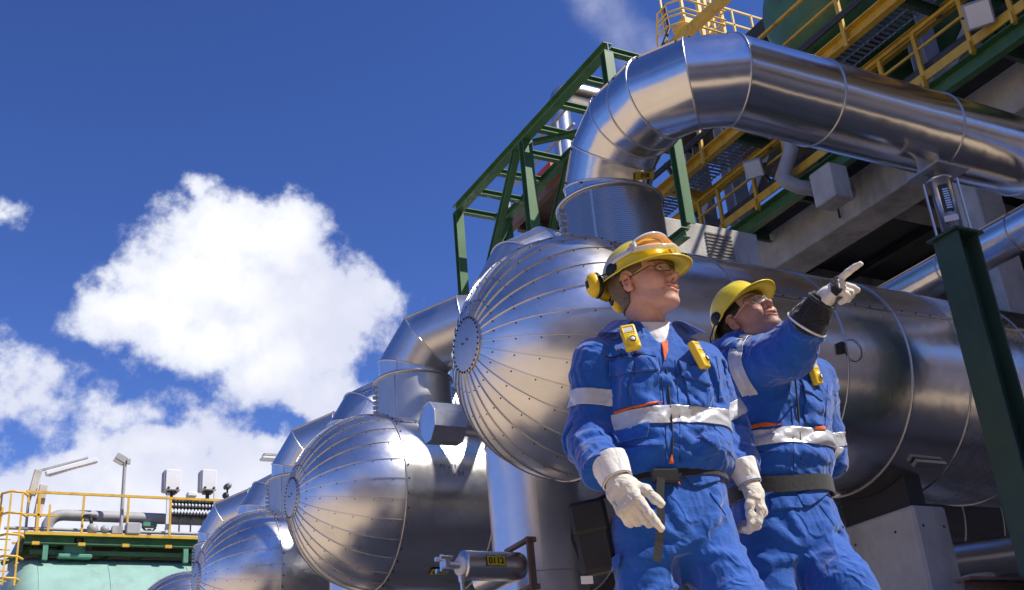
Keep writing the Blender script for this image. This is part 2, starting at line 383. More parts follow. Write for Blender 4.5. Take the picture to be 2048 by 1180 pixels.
# ================================================================ pressure vessels
RV = 1.25; ZV = 4.40; X0 = 5.92; X1 = 17.6; LD = 1.22; Y0 = 9.22; DY = 5.85; NG = 28
def dome_profile(n=26, r0=.27):
    "distance forward of the tangent line, radius"
    P = []; a0 = math.acos(r0/RV)
    for i in range(n+1):
        a = a0*i/n; P.append((LD*math.sin(a), RV*math.cos(a)))
    return P[::-1]           # hub first
def build_dome(root, y, x, sgn, seed):
    rnd = random.Random(seed); prof = dome_profile(); mb = MB(); n = len(prof)
    P = lambda i, an, dr=0.0: np.array([x+sgn*(prof[i][0]+dr*prof[i][0]/LD), y+(prof[i][1]+dr*prof[i][1]/RV)*math.sin(an), ZV+(prof[i][1]+dr*prof[i][1]/RV)*math.cos(an)])
    K = 4
    for g_ in range(NG):
        a0 = 2*math.pi*g_/NG; a1 = 2*math.pi*(g_+1)/NG; V = []; l0 = rnd.uniform(-.004, .004); l1 = rnd.uniform(-.004, .004)
        for i in range(n):
            for k in range(K+1):
                f = k/K; V.append(P(i, a0+(a1-a0)*f, (l0*(1-f)+l1*f)*.25+.0012*math.sin(math.pi*f)*prof[i][1]/RV))
        Fq = [(i*(K+1)+k, i*(K+1)+k+1, (i+1)*(K+1)+k+1, (i+1)*(K+1)+k) for i in range(n-1) for k in range(K)]
        if sgn < 0: Fq = [q[::-1] for q in Fq]
        mb.add(V, Fq, 0, True)
    dome = mb.build('dome_end', [M['steel_dome']], root)
    # standing seams with screws beside them
    sm = MB(); sc = MB()
    for g_ in range(NG):
        an = 2*math.pi*g_/NG; da = .0062
        V = []
        for i in range(n):
            r = max(prof[i][1], .2); w = .0042/r
            V += [P(i, an-w, -.004), P(i, an-w, .011), P(i, an+w, .011), P(i, an+w, -.004)]
        Fq = []
        for i in range(n-1):
            for k in range(3): Fq.append((i*4+k, i*4+k+1, (i+1)*4+k+1, (i+1)*4+k))
        if sgn < 0: Fq = [q[::-1] for q in Fq]
        Fq.append((0, 1, 2, 3)); Fq.append(((n-1)*4, (n-1)*4+3, (n-1)*4+2, (n-1)*4+1))
        sm.add(V, Fq, 0, False)
        for i in range(3, n-1, 4):
            p = P(i, an-.026/max(prof[i][1], .3), .004+rnd.uniform(-.001, .001)); sc.sphere(p, .0078, 4)
    sm.build('seam', M['seam'], dome, kind='stuff'); sc.build('screws', M['screw'], dome, kind='stuff')
    hb = MB(); hx = x+sgn*prof[0][0]
    hb.lathe([(.0, .285), (.022, .285), (.022, .262), (.027, .25), (.03, 0.0005)], (hx-sgn*.004, y, ZV), (sgn, 0, 0), 40, 0)
    hub = hb.build('hub_plate', M['steel_stub'], root)
    hs_ = MB()
    for k in range(30):
        a = 2*math.pi*k/30; hs_.sphere((hx+sgn*.02, y+.272*math.sin(a), ZV+.272*math.cos(a)), .012, 4)
    for k in range(2): hs_.sphere((hx+sgn*.03, y-.05+.1*k, ZV+.04-.01*k), .011, 4)
    hs_.build('screws', M['screw'], hub, kind='stuff')
JX = [5.92, 7.25, 8.5, 9.42, 10.3, 11.5, 12.8, 14.1, 15.4, 16.6, 17.6]
def build_vessel():
    y = Y0; root = thing('pressure_vessel', (11.5, y, 0), 'x', 'tank', 'row of insulated steel vessels')
    rnd = random.Random(3); sh = MB(); bd = MB(); sc = MB(); NN = 96
    for j in range(len(JX)-1):
        r = RV+rnd.uniform(-.003, .004); xa, xb = JX[j], JX[j+1]; V = []; Kx = 5
        ph = [rnd.uniform(0, 6.3) for _ in range(3)]
        for i in range(Kx+1):
            for k in range(NN):
                a = 2*math.pi*k/NN; f = i/Kx
                rr = r+.0035*math.sin(3*a+ph[0]+f*2)*math.sin(math.pi*f)+.002*math.sin(7*a+ph[1]+3*f)
                V.append((xa+(xb-xa)*f, y+rr*math.sin(a), ZV+rr*math.cos(a)))
        sh.add(V, [(i*NN+k, (i+1)*NN+k, (i+1)*NN+(k+1) % NN, i*NN+(k+1) % NN) for i in range(Kx) for k in range(NN)], 0, True)
        # lengthwise lap seam of this sheet
        a = math.radians(-66+rnd.uniform(-6, 6)) if j else math.radians(-40)
        c, s_ = math.cos(a), math.sin(a); tdir = np.array([0, c, -s_]); o = np.array([0, y+(r+.004)*s_, ZV+(r+.004)*c]); nrm = np.array([0, s_, c])
        bd.box(o+np.array([(xa+xb)/2, 0, 0]), (xb-xa-.03, .028, .007), np.stack([np.array([1, 0, 0]), tdir, nrm], 1))
        for q in np.arange(xa+.15, xb-.1, .22): sc.sphere(o+np.array([q, 0, 0])+nrm*.004, .012, 4)
    shell = sh.build('shell', M['steel_shell'], root)
    for x in JX:
        bd.ringbead([(x, y+(RV+.005)*math.sin(2*math.pi*k/72), ZV+(RV+.005)*math.cos(2*math.pi*k/72)) for k in range(72)], .010)
    for k in range(40):
        a = 2*math.pi*k/40; sc.sphere((X0+.04, y+(RV+.006)*math.sin(a), ZV+(RV+.006)*math.cos(a)), .012, 4)
    bd.build('joint_band', M['seam'], shell); sc.build('screws', M['screw'], shell, kind='stuff')
    build_dome(root, y, X0, -1, 11); build_dome(root, y, X1, 1, 12)
    # nozzle jacket on top
    nz = MB(); xs = 6.64; rs = .58; z0, z1 = 5.25, 6.28; NN = 64
    nz.lathe([(z0, rs), (z1, rs)], (xs, y, 0), (0, 0, 1), NN)
    nz.lathe([(z1-.02, rs), (z1-.02, rs+.03), (z1+.01, rs+.03), (z1+.03, rs), (z1+.05, .47)], (xs, y, 0), (0, 0, 1), NN, 1)
    for a in (-2.5, -.6):
        nz.box((xs+(rs+.004)*math.cos(a), y+(rs+.004)*math.sin(a), (z0+z1)/2), (.012, .03, z1-z0-.06), np.array([[math.cos(a), -math.sin(a), 0], [math.sin(a), math.cos(a), 0], [0, 0, 1]]), 1)
    for k in range(7):
        a = math.pi-.15; nz.box((xs+(rs+.03)*math.cos(a), y+(rs+.03)*math.sin(a), z0+.45+.08*k), (.05, .04, .05), None, 1)
    nob = nz.build('nozzle_jacket', [M['steel_stub'], M['seam']], root)
    # saddles; near-black colour puts in the shade of the gap under the vessel
    for xx in (9.86, 13.4):
        sd = MB(); ps = [(-.50, 2.80), (.50, 2.80), (.50, 3.26)]
        for k in range(9):
            a = math.radians(23-46*k/8); ps.append(((RV+.004)*math.sin(a), ZV-(RV+.004)*math.cos(a)))
        ps += [(-.50, 3.26)]
        sd.prism([(p[0], p[1]) for p in ps], -.12, .12, ((xx, y, 0), (0, 1, 0), (0, 0, 1), (1, 0, 0)))
        sd.build('saddle', M['shade_black'], root)
    return root
LBL = ['nearest huge steel vessel with a ribbed round end behind the two workers', 'second steel vessel with a ribbed round end just left of the nearest one',
       'third steel vessel down the row, its ribbed end low in the picture', 'farthest steel vessel of the row, only its domed top showing']
v0 = build_vessel(); v0['label'] = LBL[0]
VOFF = [(0, 0, 0), (.10, DY-.02, .03), (.20, 2*DY, .13), (.2, 3*DY, .2)]
for k in range(1, 4): copy_tree(v0, VOFF[k], LBL[k])
# the nearest vessel has a perforated jacket
for ch in v0.children:
    if ch.name.startswith('nozzle_jacket'):
        ch.data = ch.data.copy(); ch.data.materials[0] = M['perf']; me = ch.data
        uvl = me.uv_layers.new(name='UVMap')
        for p in me.polygons:
            aa = [math.atan2(me.vertices[me.loops[li].vertex_index].co.y, me.vertices[me.loops[li].vertex_index].co.x-(6.64-11.5)) for li in p.loop_indices]
            for li, a in zip(p.loop_indices, aa):
                if max(aa)-min(aa) > 3 and a < 0: a += 2*math.pi
                uvl.data[li].uv = (a/(2*math.pi), me.vertices[me.loops[li].vertex_index].co.z-5.25)
# ================================================================ overhead process pipes
def arc(c, e0, e1, R, angs, f=1.0):
    return [np.array(c)+R*f*(np.array(e0)*math.cos(a)+np.array(e1)*math.sin(a)) for a in angs]
def clad_pipe(root, pts, r, joints, ng, name='cladding', seam_dir=None, screws=True, mt='steel_pipe'):
    "mitred sheet-metal pipe: split panels, a bead at each joint, lap seam"
    mb = MB(); rings = mb.tube(pts, r, ng, cap=False, split=True)
    o = mb.build(name, M[mt], root)
    bd = MB()
    for i in joints:
        cc = sum(np.array(p) for p in rings[i])/ng
        bd.ringbead([cc+(np.array(p)-cc)*1.006 for p in rings[i][::max(1, ng//48)]], .011)
    if seam_dir is not None:
        sc = MB()
        for i in range(len(pts)-1):
            a = np.array(pts[i], float); b = np.array(pts[i+1], float); d = (b-a)/np.linalg.norm(b-a)
            s = np.array(seam_dir(d), float); s -= d*(s@d); s /= np.linalg.norm(s)
            def onring(rg, c):
                q = [((np.array(p)-c)@s)/np.linalg.norm((np.array(p)-c)-d*((np.array(p)-c)@d)+1e-9) for p in rg]; return np.array(rg[int(np.argmax(q))])
            pa, pb = onring(rings[i], a), onring(rings[i+1], b)
            L = np.linalg.norm(pb-pa)
            if L < .08: continue
            bd.beam(pa+s*.004, pb+s*.004, .014, .014, up=s)
            if screws:
                tq = np.cross(d, s)
                for q in np.linspace(.12, .88, max(2, int(L/.22))): sc.sphere(pa+(pb-pa)*q+s*.004+tq*.03, .012, 4)
        if screws: sc.build('screws', M['screw'], o, kind='stuff')
    bd.build('joint_band', M['seam'], o)
    return rings
RP = .485; XP = 6.64; YP = 7.53; ZP = 7.04; RB = .76
def build_pipe():
    y = Y0; root = thing('overhead_pipe', (XP, y, 6.3), 'x', 'pipe', 'elbowed steel pipes rising from the vessels')
    zc = ZP-RB; pts = [np.array((XP, y, 6.26)), np.array((XP, y, max(6.28, zc)))]
    h = math.pi/12
    pts = [np.array((XP, y, 6.20))]
    pts += arc((XP, y-RB, zc+.02), (0, 1, 0), (0, 0, 1), RB, [h, 3*h, 5*h], 1/math.cos(h))
    ang2 = [h, 3*h, 5*h]
    # second bend: from -Y to +X in the horizontal plane
    ys = YP+RB
    pts += [np.array((XP, ys+.05, ZP))]
    pts += [np.array((XP+RB, YP+RB, ZP))+RB/math.cos(h)*np.array((-math.cos(a), -math.sin(a), 0)) for a in ang2]
    for x in (8.35, 10.15, 11.6, 13.3, 15, 17, 19, 21.5): pts.append(np.array((x, YP, ZP)))
    clad_pipe(root, pts, RP, [1, 2, 3, 4, 5, 6, 7, 8, 9, 10, 11, 12, 13, 14], 64, seam_dir=lambda d: (0, -.55, 1) if abs(d[0]) > .6 else ((-.75, 0, .65) if abs(d[1]) > .5 else (-1, -.3, .4)))
    return root
PL = ['large silver pipe bending twice out of the nearest vessel, running right above the workers', 'silver pipe elbow rising from the second vessel, just left of the nearest ribbed end',
      'silver pipe elbow rising from the third vessel of the row', 'farthest silver pipe elbow, low beside the transformer platform']
p0 = build_pipe(); p0['label'] = PL[0]
def build_low_pipe():
    y = Y0+VOFF[1][1]; dx, _, dz = VOFF[1]; x = XP+dx
    root = thing('overhead_pipe', (x, y, 6.3), PL[1], 'pipe', 'elbowed steel pipes rising from the vessels')
    pts = [np.array(p)+np.array((x, y, dz)) for p in ((0, 0, 6.2), (0, 0, 6.50), (.17, -.24, 6.86), (.62, -.62, 7.02), (1.5, -1.0, 7.02), (3.4, -1.0, 7.02), (6, -1.0, 7.02), (9, -1, 7.02))]
    clad_pipe(root, pts, RP+.03, [1, 2, 3, 4, 5, 6], 64, seam_dir=lambda d: (-.7, -.6, .2) if d[2] > .6 else (-.2, -.6, .8), screws=False, mt='steel_far')
    return root
p1 = build_low_pipe()
for k in range(2, 4): copy_tree(p1, np.array(VOFF[k])-np.array(VOFF[1]), PL[k])
# number plate on the underside of the near pipe
tg = MB(); c = at(1292, 352, 2, ZP-.36); c[2] = 0
e = ray(1292, 352); o = at(1290, 352, 0, XP-.30)
ex = np.array([.30, -.95, .06]); ex /= np.linalg.norm(ex); nr = np.array([-.55, -.25, -.80]); nr -= ex*(nr@ex); nr /= np.linalg.norm(nr); ey = np.cross(nr, ex)
# put it on the vertical-to-horizontal bend: find the cladding point on the line of sight
def hit_tube(px, py, pts, r):
    d = ray(px, py); best = None
    for tt in np.linspace(6, 14, 1600):
        q = CAM+d*tt
        for a, b in zip(pts[:-1], pts[1:]):
            ab = b-a; f = np.clip(((q-a)@ab)/(ab@ab), 0, 1); c_ = a+ab*f
            if np.linalg.norm(q-c_) < r: return q, (q-c_)/np.linalg.norm(q-c_)
    return None, None
h_ = math.pi/12
seg = [np.array((XP, Y0, 6.0))]+arc((XP, Y0-RB, ZP-RB+.02), (0, 1, 0), (0, 0, 1), RB, [h_, 3*h_, 5*h_], 1/math.cos(h_))+[np.array((XP, YP+RB, ZP))]
q, nr = hit_tube(1288, 351, seg, RP)
if q is not None:
    ex = RGT-nr*(RGT@nr); ex /= np.linalg.norm(ex); ey = np.cross(nr, ex)
    tg.box(q+nr*.012, (.30, .085, .006), np.stack([ex, ey, nr], 1)); put_text(tg, "0108", .075, q+nr*.018, ex, ey, 1, .001)
    pl = tg.build('number_plate', [M['tag_yellow'], M['ink']], p0) if False else None
    mbp = MB(); mbp.v = tg.v; mbp.f = tg.f; mbp.mi = tg.mi; mbp.sm = tg.sm
    mbp.build('number_plate', [M['tag_yellow'], M['ink']], p0, label='small yellow number plate under the bend')
# ================================================================ riser pipes standing behind the vessels
def build_riser():
    x, y, r, Rb = 6.62, Y0+2.25, .535, .62
    root = thing('riser_pipe', (x, y, 0), 'x', 'pipe', 'vertical steel pipes behind the vessels')
    zc = 6.02; h = math.pi/12
    pts = [np.array((x, y, 0.0)), np.array((x, y, 1.3)), np.array((x, y, 2.62)), np.array((x, y, 4.2)), np.array((x, y, 5.5))]
    pts += [np.array((x+Rb, y, zc))+Rb/math.cos(h)*np.array((-math.cos(a), 0, math.sin(a))) for a in (h, 3*h, 5*h)]
    for q in (8.2, 10, 12, 14): pts.append(np.array((q, y, zc+Rb)))
    clad_pipe(root, pts, r, list(range(1, 11)), 56, seam_dir=lambda d: (-.5, -1, 0) if abs(d[2]) > .8 else (-.3, -.6, .6), screws=False, mt='steel_far')
    return root
RL = ['vertical steel pipe below and behind the nearest vessel, elbow showing over its ribbed end', 'steel pipe elbow peeping over the second vessel beside its nozzle', 'steel pipe elbow peeping over the third vessel', 'farthest steel pipe elbow of the row, left of the others']
r0 = build_riser(); r0['label'] = RL[0]
for k in range(1, 3): copy_tree(r0, VOFF[k], RL[k])
# ================================================================ small pipe stub with 0112 plate, gauge and clamp
yq = 10.45
A = at(925, 1131, 1, yq); B = at(1040, 1124, 1, yq); B[2] = A[2]; rr = .148
nt = thing('instrument_pipe', A, 'short thick steel pipe with a yellow 0112 plate and a round gauge', 'pipe')
mb = MB(); L = B[0]-A[0]
mb.lathe([(0.0, 0.0005), (0.0, rr), (.012, rr+.004), (.03, rr), (L-.02, rr), (L+.02, rr-.02)], A, (1, 0, 0), 40); mb.tube([A+np.array([L-.06, 0, 0]), A+np.array([L-.05, .75, 0])], rr*.96, 24); mb.build('pipe_body', M['steel_plain'], nt)
mb = MB(); pc = A+np.array([.31, 0, 0]); an = math.radians(8); nn = np.array([0, -math.cos(an), math.sin(an)]); ey = np.array([0, math.sin(an), math.cos(an)])
mb.box(pc+nn*(rr+.006), (.205, .098, .004), np.stack([np.array([1, 0, 0]), ey, nn], 1), 0)
mb.box(pc+nn*(rr+.004), (.217, .110, .004), np.stack([np.array([1, 0, 0]), ey, nn], 1), 1)
put_text(mb, "0112", .088, pc+nn*(rr+.010), (1, 0, 0), ey, 1, .002); mb.build('number_plate', [M['tag_yellow'], M['ink']], nt, label='yellow plate reading 0112')
mb = MB(); gc = A+np.array([-.03, -.02, -.01]); mb.lathe([(-.022, .0005), (-.022, .085), (-.012, .098), (.02, .098), (.03, .06)], gc, (1, .25, 0), 28)
ga = mb.build('gauge', M['white'], nt)
mb = MB(); mb.tube([gc+np.array([0, 0, -.09]), gc+np.array([.02, 0, -.5])], .022, 10); mb.tube([gc+np.array([0, 0, -.10]), gc+np.array([.004, 0, -.16])], .034, 10); mb.build('stem', M['steel_plain'], ga)
mb = MB(); vc = gc+np.array([-.16, .03, .02]); mb.box(vc, (.06, .14, .14), None, 0, .01); mb.tube([vc, gc], .035, 10)
for dy in (-.06, .06):
    for dz in (-.06, .06):
        mb.tube([vc+np.array([-.06, dy, dz]), vc+np.array([.06, dy, dz])], .016, 8); mb.tube([vc+np.array([-.075, dy, dz]), vc+np.array([-.045, dy, dz])], .027, 6, smooth=False)
mb.build('bolted_flange', M['steel_plain'], nt)
mb = MB(); c = B+np.array([.03, .0, .0])
for dz in (-.24, .24): mb.beam(c+np.array([-.02, -.19, dz]), c+np.array([.02, .35, dz]), .07, .035)
mb.beam(c+np.array([0, -.19, -.27]), c+np.array([0, -.19, .27]), .07, .04); mb.beam(c+np.array([-.05, -.20, .24]), c+np.array([.06, -.20, .24]), .05, .05)
mb.beam(c+np.array([-.05, -.20, -.24]), c+np.array([.06, -.20, -.24]), .05, .05); mb.build('clamp_frame', M['rust'], nt)
# plate on the second vessel
y2 = Y0+VOFF[1][1]; z2 = ZV+VOFF[1][2]
def hit_cyl(px, py, y, z, r):
    d = ray(px, py); o = CAM-np.array([0, y, z]); a = d[1]**2+d[2]**2; b = d[1]*o[1]+d[2]*o[2]; c = o[1]**2+o[2]**2-r*r
    tt = (-b-math.sqrt(b*b-a*c))/a; q = CAM+d*tt; return q, np.array([0, q[1]-y, q[2]-z])/r
v1 = [o for o in COL.objects if o.name.startswith('pressure_vessel') and o.type == 'EMPTY']
q, nr = hit_cyl(879, 1143, y2, z2, RV+.004); ey = np.cross(nr, (1, 0, 0)); ey = ey if ey[2] > 0 else -ey
mb = MB(); Fr = np.stack([np.array([1, 0, 0]), ey, np.cross((1, 0, 0), ey)], 1); mb.box(q+nr*.01, (.27, .115, .004), Fr, 0); mb.box(q+nr*.008, (.285, .13, .004), Fr, 1)
put_text(mb, "0094", .10, q+nr*.014, (1, 0, 0), ey, 1, .002)
vv = copy = [o for o in v1 if o['label'] == LBL[1]][0]; vv['_w'] = list(np.array([11.5, Y0, 0])+np.array(VOFF[1]))
mb.build('number_plate', [M['tag_yellow'], M['ink']], vv, label='yellow number plate low on the shell')
# hand-written marks on the sheet metal
def scribble(mb, pts_uv, o, ex, ey, nr, w=.008):
    for st in pts_uv:
        for a, b in zip(st[:-1], st[1:]):
            pa = o+ex*a[0]+ey*a[1]; pb = o+ex*b[0]+ey*b[1]; mb.beam(pa, pb, w, .0016, up=nr)
rs_ = random.Random(5)
def word(n, h):
    S_ = []
    for i in range(n):
        x = i*h*.8; k = rs_.randint(3, 5); S_.append([(x+rs_.uniform(0, .6*h), rs_.uniform(0, h)) for _ in range(k)])
    return S_
mb = MB()
for (px, py, n_, hh) in ((880, 935, 5, .07), (905, 952, 3, .10)):
    q, nr = hit_cyl(px, py, y2, z2, RV+.006); ey = np.cross(nr, (1, 0, 0)); ey = ey if ey[2] > 0 else -ey
    scribble(mb, word(n_, hh), q, np.array([1.0, 0, 0]), ey, nr, .006)
mb.build('scribble', M['pencil'], vv)
# lifting lug and patch plate on near vessel
q, nr = hit_cyl(1855, 925, Y0, ZV, RV+.01); ey = np.cross(nr, (1, 0, 0)); ey = ey if ey[2] > 0 else -ey
mb = MB(); Fr = np.stack([np.array([1, 0, 0]), ey, nr], 1); mb.box(q+nr*.03, (.46, .10, .05), Fr, bev=.008); mb.build('support_plate', M['steel_stub'], v0)
q, nr = hit_cyl(1704, 700, Y0, ZV, RV+.004); ey = np.cross(nr, (1, 0, 0)); ey = ey if ey[2] > 0 else -ey
mb = MB(); mb.ringbead([q+np.array([.02, 0, 0])+.12*(np.array([1, 0, 0])*math.cos(a)+ey*math.sin(a)) for a in np.linspace(0, 2*math.pi, 30)[:-1]], .0035)
mb.box(q+np.array([-.16, 0, 0])+nr*.02, (.04, .12, .05), np.stack([np.array([1, 0, 0]), ey, nr], 1)); mb.build('inspection_ring', M['screw'], v0)
# ================================================================ octagonal insulation box
yo = 11.45; c = at(883, 848, 1, yo)
ob = thing('valve_box', c, 'eight-sided silver insulation box beside the nearest ribbed end', 'insulation box')
mb = MB(); r8 = .235
po = [(r8*math.cos(math.pi/8+k*math.pi/4), 1.05*r8*math.sin(math.pi/8+k*math.pi/4)) for k in range(8)]
mb.prism(po, -.18, .22, (c, (0, 1, 0), (0, 0, 1), (1, 0, 0))); mb.build('box_body', M['steel_plain'], ob)
mb = MB(); mb.tube([c+np.array([.2, 0, 0]), np.array([6.3, yo, c[2]])], .12, 20); mb.build('branch_pipe', M['steel_plain'], ob)
mb = MB()
for k in range(8):
    a = po[k]; b = po[(k+1) % 8]; mb.beam(c+np.array([-.182, a[0], a[1]]), c+np.array([-.182, b[0], b[1]]), .012, .012)
mb.build('rim', M['seam'], ob)
# ================================================================ green pipe-rack truss
XT = 8.7
T = lambda px, py, X=XT: at(px, py, 0, X)
a = T(915, 409); b = T(1213, 110); zt = (a[2]+b[2])/2; ya, yb = a[1], b[1]
tr = thing('green_truss', (XT, (ya+yb)/2, 0), 'green steel lattice truss standing behind the elbow of the big pipe', 'truss')
X2 = XT+1.05; zb = zt-2.95
def tb(name, p, q, w=.14, h=.14, prof='I', m='green', tk=.014):
    mb = MB(); mb.beam(p, q, w, h, prof=prof, tk=tk); return mb.build(name, M[m], tr)
ym = at(1050, 285, 0, XT)[1]
for X in (XT, X2):
    tb('top_chord', (X, ya+.07, zt), (X, yb-.07, zt), .16, .16)
    tb('bottom_chord', (X, ya-.08, zb), (X, yb+.08, zb), .15, .15)
    tb('post', (X, ya, 0), (X, ya, zt-.085), .16, .14)
    tb('post', (X, ym, zb+.08), (X, ym, zt-.085), .18, .16)
    tb('post', (X, yb, zb+.08), (X, yb, zt-.085), .16, .14)
    tb('brace', (X, ym+.3, zt-.1), (X, ya-.15, zb+.1), .12, .12)
tb('brace', (X2, ya-.1, zt-.12), (XT+.1, ya-.02, zb+1.0), .10, .10, 'L')
for k in range(8):
    y = ya+(yb-ya)*k/7; tb('rung', (XT+.085, y, zt-.02), (X2-.085, y, zt-.02), .11, .11)
tb('brace', (XT+.1, ym-.1, zt-.14), (X2-.1, ym-.9, zt-.14), .09, .09)
tb('rung', (XT+.085, ya, zb+1.1), (X2-.085, ya, zb+1.1), .11, .11)
# white pipes farther back behind the truss
yf = 24.0
def P_(px, py): return at(px, py, 1, yf)
wp = thing('hooked_vent_pipe', P_(1133, 330), 'tall pale steel pipe with a hooked top behind the green truss', 'pipe')
mb = MB(); c0 = P_(1133, 330); c1 = P_(1130, 205); rb = .55
pts = [c0-np.array([0, 0, 6]), np.array([c0[0], yf, c1[2]-.1])]+[np.array([c0[0]+.55-.55*math.cos(a), yf, c1[2]-.1+.55*math.sin(a)]) for a in np.linspace(.3, 1.57, 5)]+[np.array([c0[0]+3.2, yf, c1[2]+.45])]
mb.tube(pts, .30, 24, smooth=True); mb.build('pipe_body', M['steel_plain'], wp)
mb = MB(); e_ = pts[-1]; mb.tube([e_+np.array([-1.7, 0, -3.4]), e_+np.array([-1.7, 0, -.05])], .22, 20); mb.tube([e_+np.array([-1.0, -.4, -4]), e_+np.array([-.6, -.4, .6])], .2, 20)
mb.build('branch_pipe', M['white'], wp)
# far brown service deck behind the truss
yd = 20.0
fd = thing('service_deck', at(1060, 420, 1, yd), 'small brown service deck with a thin rail behind the green truss', 'platform')
A_ = at(1016, 436, 0, 10.6); B_ = at(1110, 358, 0, 10.6); z_ = A_[2]
mb = MB(); mb.boxab((10.6, A_[1], z_), (12.4, A_[1]-2.9, z_+.18)); mb.boxab((10.6, A_[1], z_-.30), (10.72, A_[1]-2.9, z_-.004)); mb.boxab((10.8, A_[1], z_-.30), (12.4, A_[1]-.12, z_-.004)); mb.build('deck', M['rust'], fd)
mb = MB()
for k in range(3):
    y = A_[1]-k*1.1; mb.beam((10.65, y, z_+.18), (10.65, y, z_+1.15), .05, .05)
for h in (.65, 1.12): mb.beam((10.65, A_[1], z_+h), (10.65, A_[1]-2.8, z_+h), .045, .045)
mb.build('rail', M['grey_paint'], fd)
mb = MB(); mb.beam((10.8, A_[1]-.4, z_-.02), (11.6, A_[1]-.4, z_-1.0), .07, .07); mb.beam((11.7, A_[1]-.4, 0), (11.7, A_[1]-.4, z_-.3), .16, .16); mb.boxab((11.4, A_[1]-2.6, z_+.2), (12.2, A_[1]-1.4, z_+1.0)); mb.boxab((11.0, A_[1]-2.9, z_-1.5), (12.2, A_[1]-1.6, z_-.31)); mb.build('support', M['cable'], fd)
mb = MB(); q = at(1108, 352, 0, 10.6); mb.box(q, (.5, .6, .25)); mb.build('red_box', M['red'], fd)
# ================================================================ green post with spring hanger under the near pipe
yp = YP-.14; pc = at(1917, 452, 1, yp-.20); ptop = pc[2]; xp = pc[0]+.16
gp = thing('green_post', (xp, yp, 0), 'dark green steel column standing in front of the near vessel', 'column')
mb = MB(); mb.beam((xp, yp, 0), (xp, yp, ptop-.03), .34, .33, up=(1, 0, 0), prof='I', tk=.024); mb.build('shaft', M['green_dark'], gp)
mb = MB(); mb.box((xp, yp, ptop-.012), (.44, .42, .03), bev=.004); mb.build('cap_plate', M['green_dark'], gp)
mb = MB(); mb.box((xp, yp, .02), (.7, .7, .04)); mb.build('base_plate', M['green_dark'], gp)
sh = thing('spring_support', (xp, yp, ptop+.006), 'silver spring canister between the green column and the big pipe', 'spring support')
zt_ = ZP-RP-.22; mb = MB(); hh = zt_-ptop-.05
mb.lathe([(.0, .15), (.02, .15), (.02, .118), (hh-.04, .118), (hh-.04, .14), (hh, .14), (hh, .0005)], (xp, yp, ptop+.008), (0, 0, 1), 32); mb.build('canister', M['steel_plain'], sh)
cv = np.array([-.70, -.71, 0]); ct_ = np.array([.71, -.70, 0]); Fs = np.stack([ct_, -cv, np.array([0, 0, 1.0])], 1); oc = np.array([xp, yp, 0])
mb = MB(); mb.box(oc+cv*.113+np.array([0, 0, ptop+hh*.60]), (.11, .02, hh*.46), Fs); sl_ = mb.build('spring_slot', M['cable'], sh)
mb = MB()
for k in range(9): mb.box(oc+cv*.122+ct_*.012+np.array([0, 0, ptop+hh*(.42+.04*k)]), (.06, .016, .016), Fs)
mb.build('spring', M['steel_plain'], sl_)
mb = MB(); mb.box(oc+cv*.119+np.array([0, 0, ptop+hh*.24]), (.15, .012, .07), Fs); mb.build('label_plate', M['white'], sh)
for dx in (-.18, .18):
    mb = MB(); mb.box(oc+ct_*dx+np.array([0, 0, ptop+.012+hh*.47]), (.016, .09, hh*.93), Fs); mb.build('side_plate', M['steel_plain'], sh)
mb = MB(); mb.tube([(xp, yp, ptop+hh), (xp, yp, zt_+.02)], .06, 14); mb.box((xp, yp, zt_+.02), (.50, .46, .025)); mb.box((xp, yp+.07, ZP-RP-.08), (.40, .04, .28)); mb.box((xp, yp+.07, ZP-RP-.08), (.04, .26, .27)); mb.build('bearing_plate', M['steel_stub'], sh)
# ================================================================ concrete pedestals under the vessels
pd = at(1820, 994, 1, 8.36)
for k in range(4):
    c0 = np.array([pd[0], 8.36, 0])+np.array(VOFF[k]); c0[2] = 0; hz = 2.80+VOFF[k][2]
    th = thing('concrete_pedestal', (c0[0]+.25, c0[1]+.86, 0), ['square concrete pedestal carrying the nearest vessel, right of the workers', 'concrete pedestal under the second vessel', 'concrete pedestal under the third vessel', 'concrete pedestal under the farthest vessel'][k], 'pedestal', 'concrete pedestals under the vessels')
    mb = MB(); mb.boxab((c0[0], c0[1], 0), (c0[0]+.50, c0[1]+1.72, hz), bev=.03); mb.build('block', M['concrete'], th)
    mb = MB()
    for zz in (hz-.22, hz-.95, hz-1.7):
        for xx in (.10, .40): mb.lathe([(-.004, .016), (.002, .016), (.0021, .0005)], (c0[0]+xx, c0[1]-.001, zz), (0, -1, 0), 10)
        for yy in (.3, .9, 1.5): mb.lathe([(-.004, .016), (.002, .016), (.0021, .0005)], (c0[0]-.001, c0[1]+yy, zz), (-1, 0, 0), 10)
    mb.build('tie_hole', M['cable'], th)
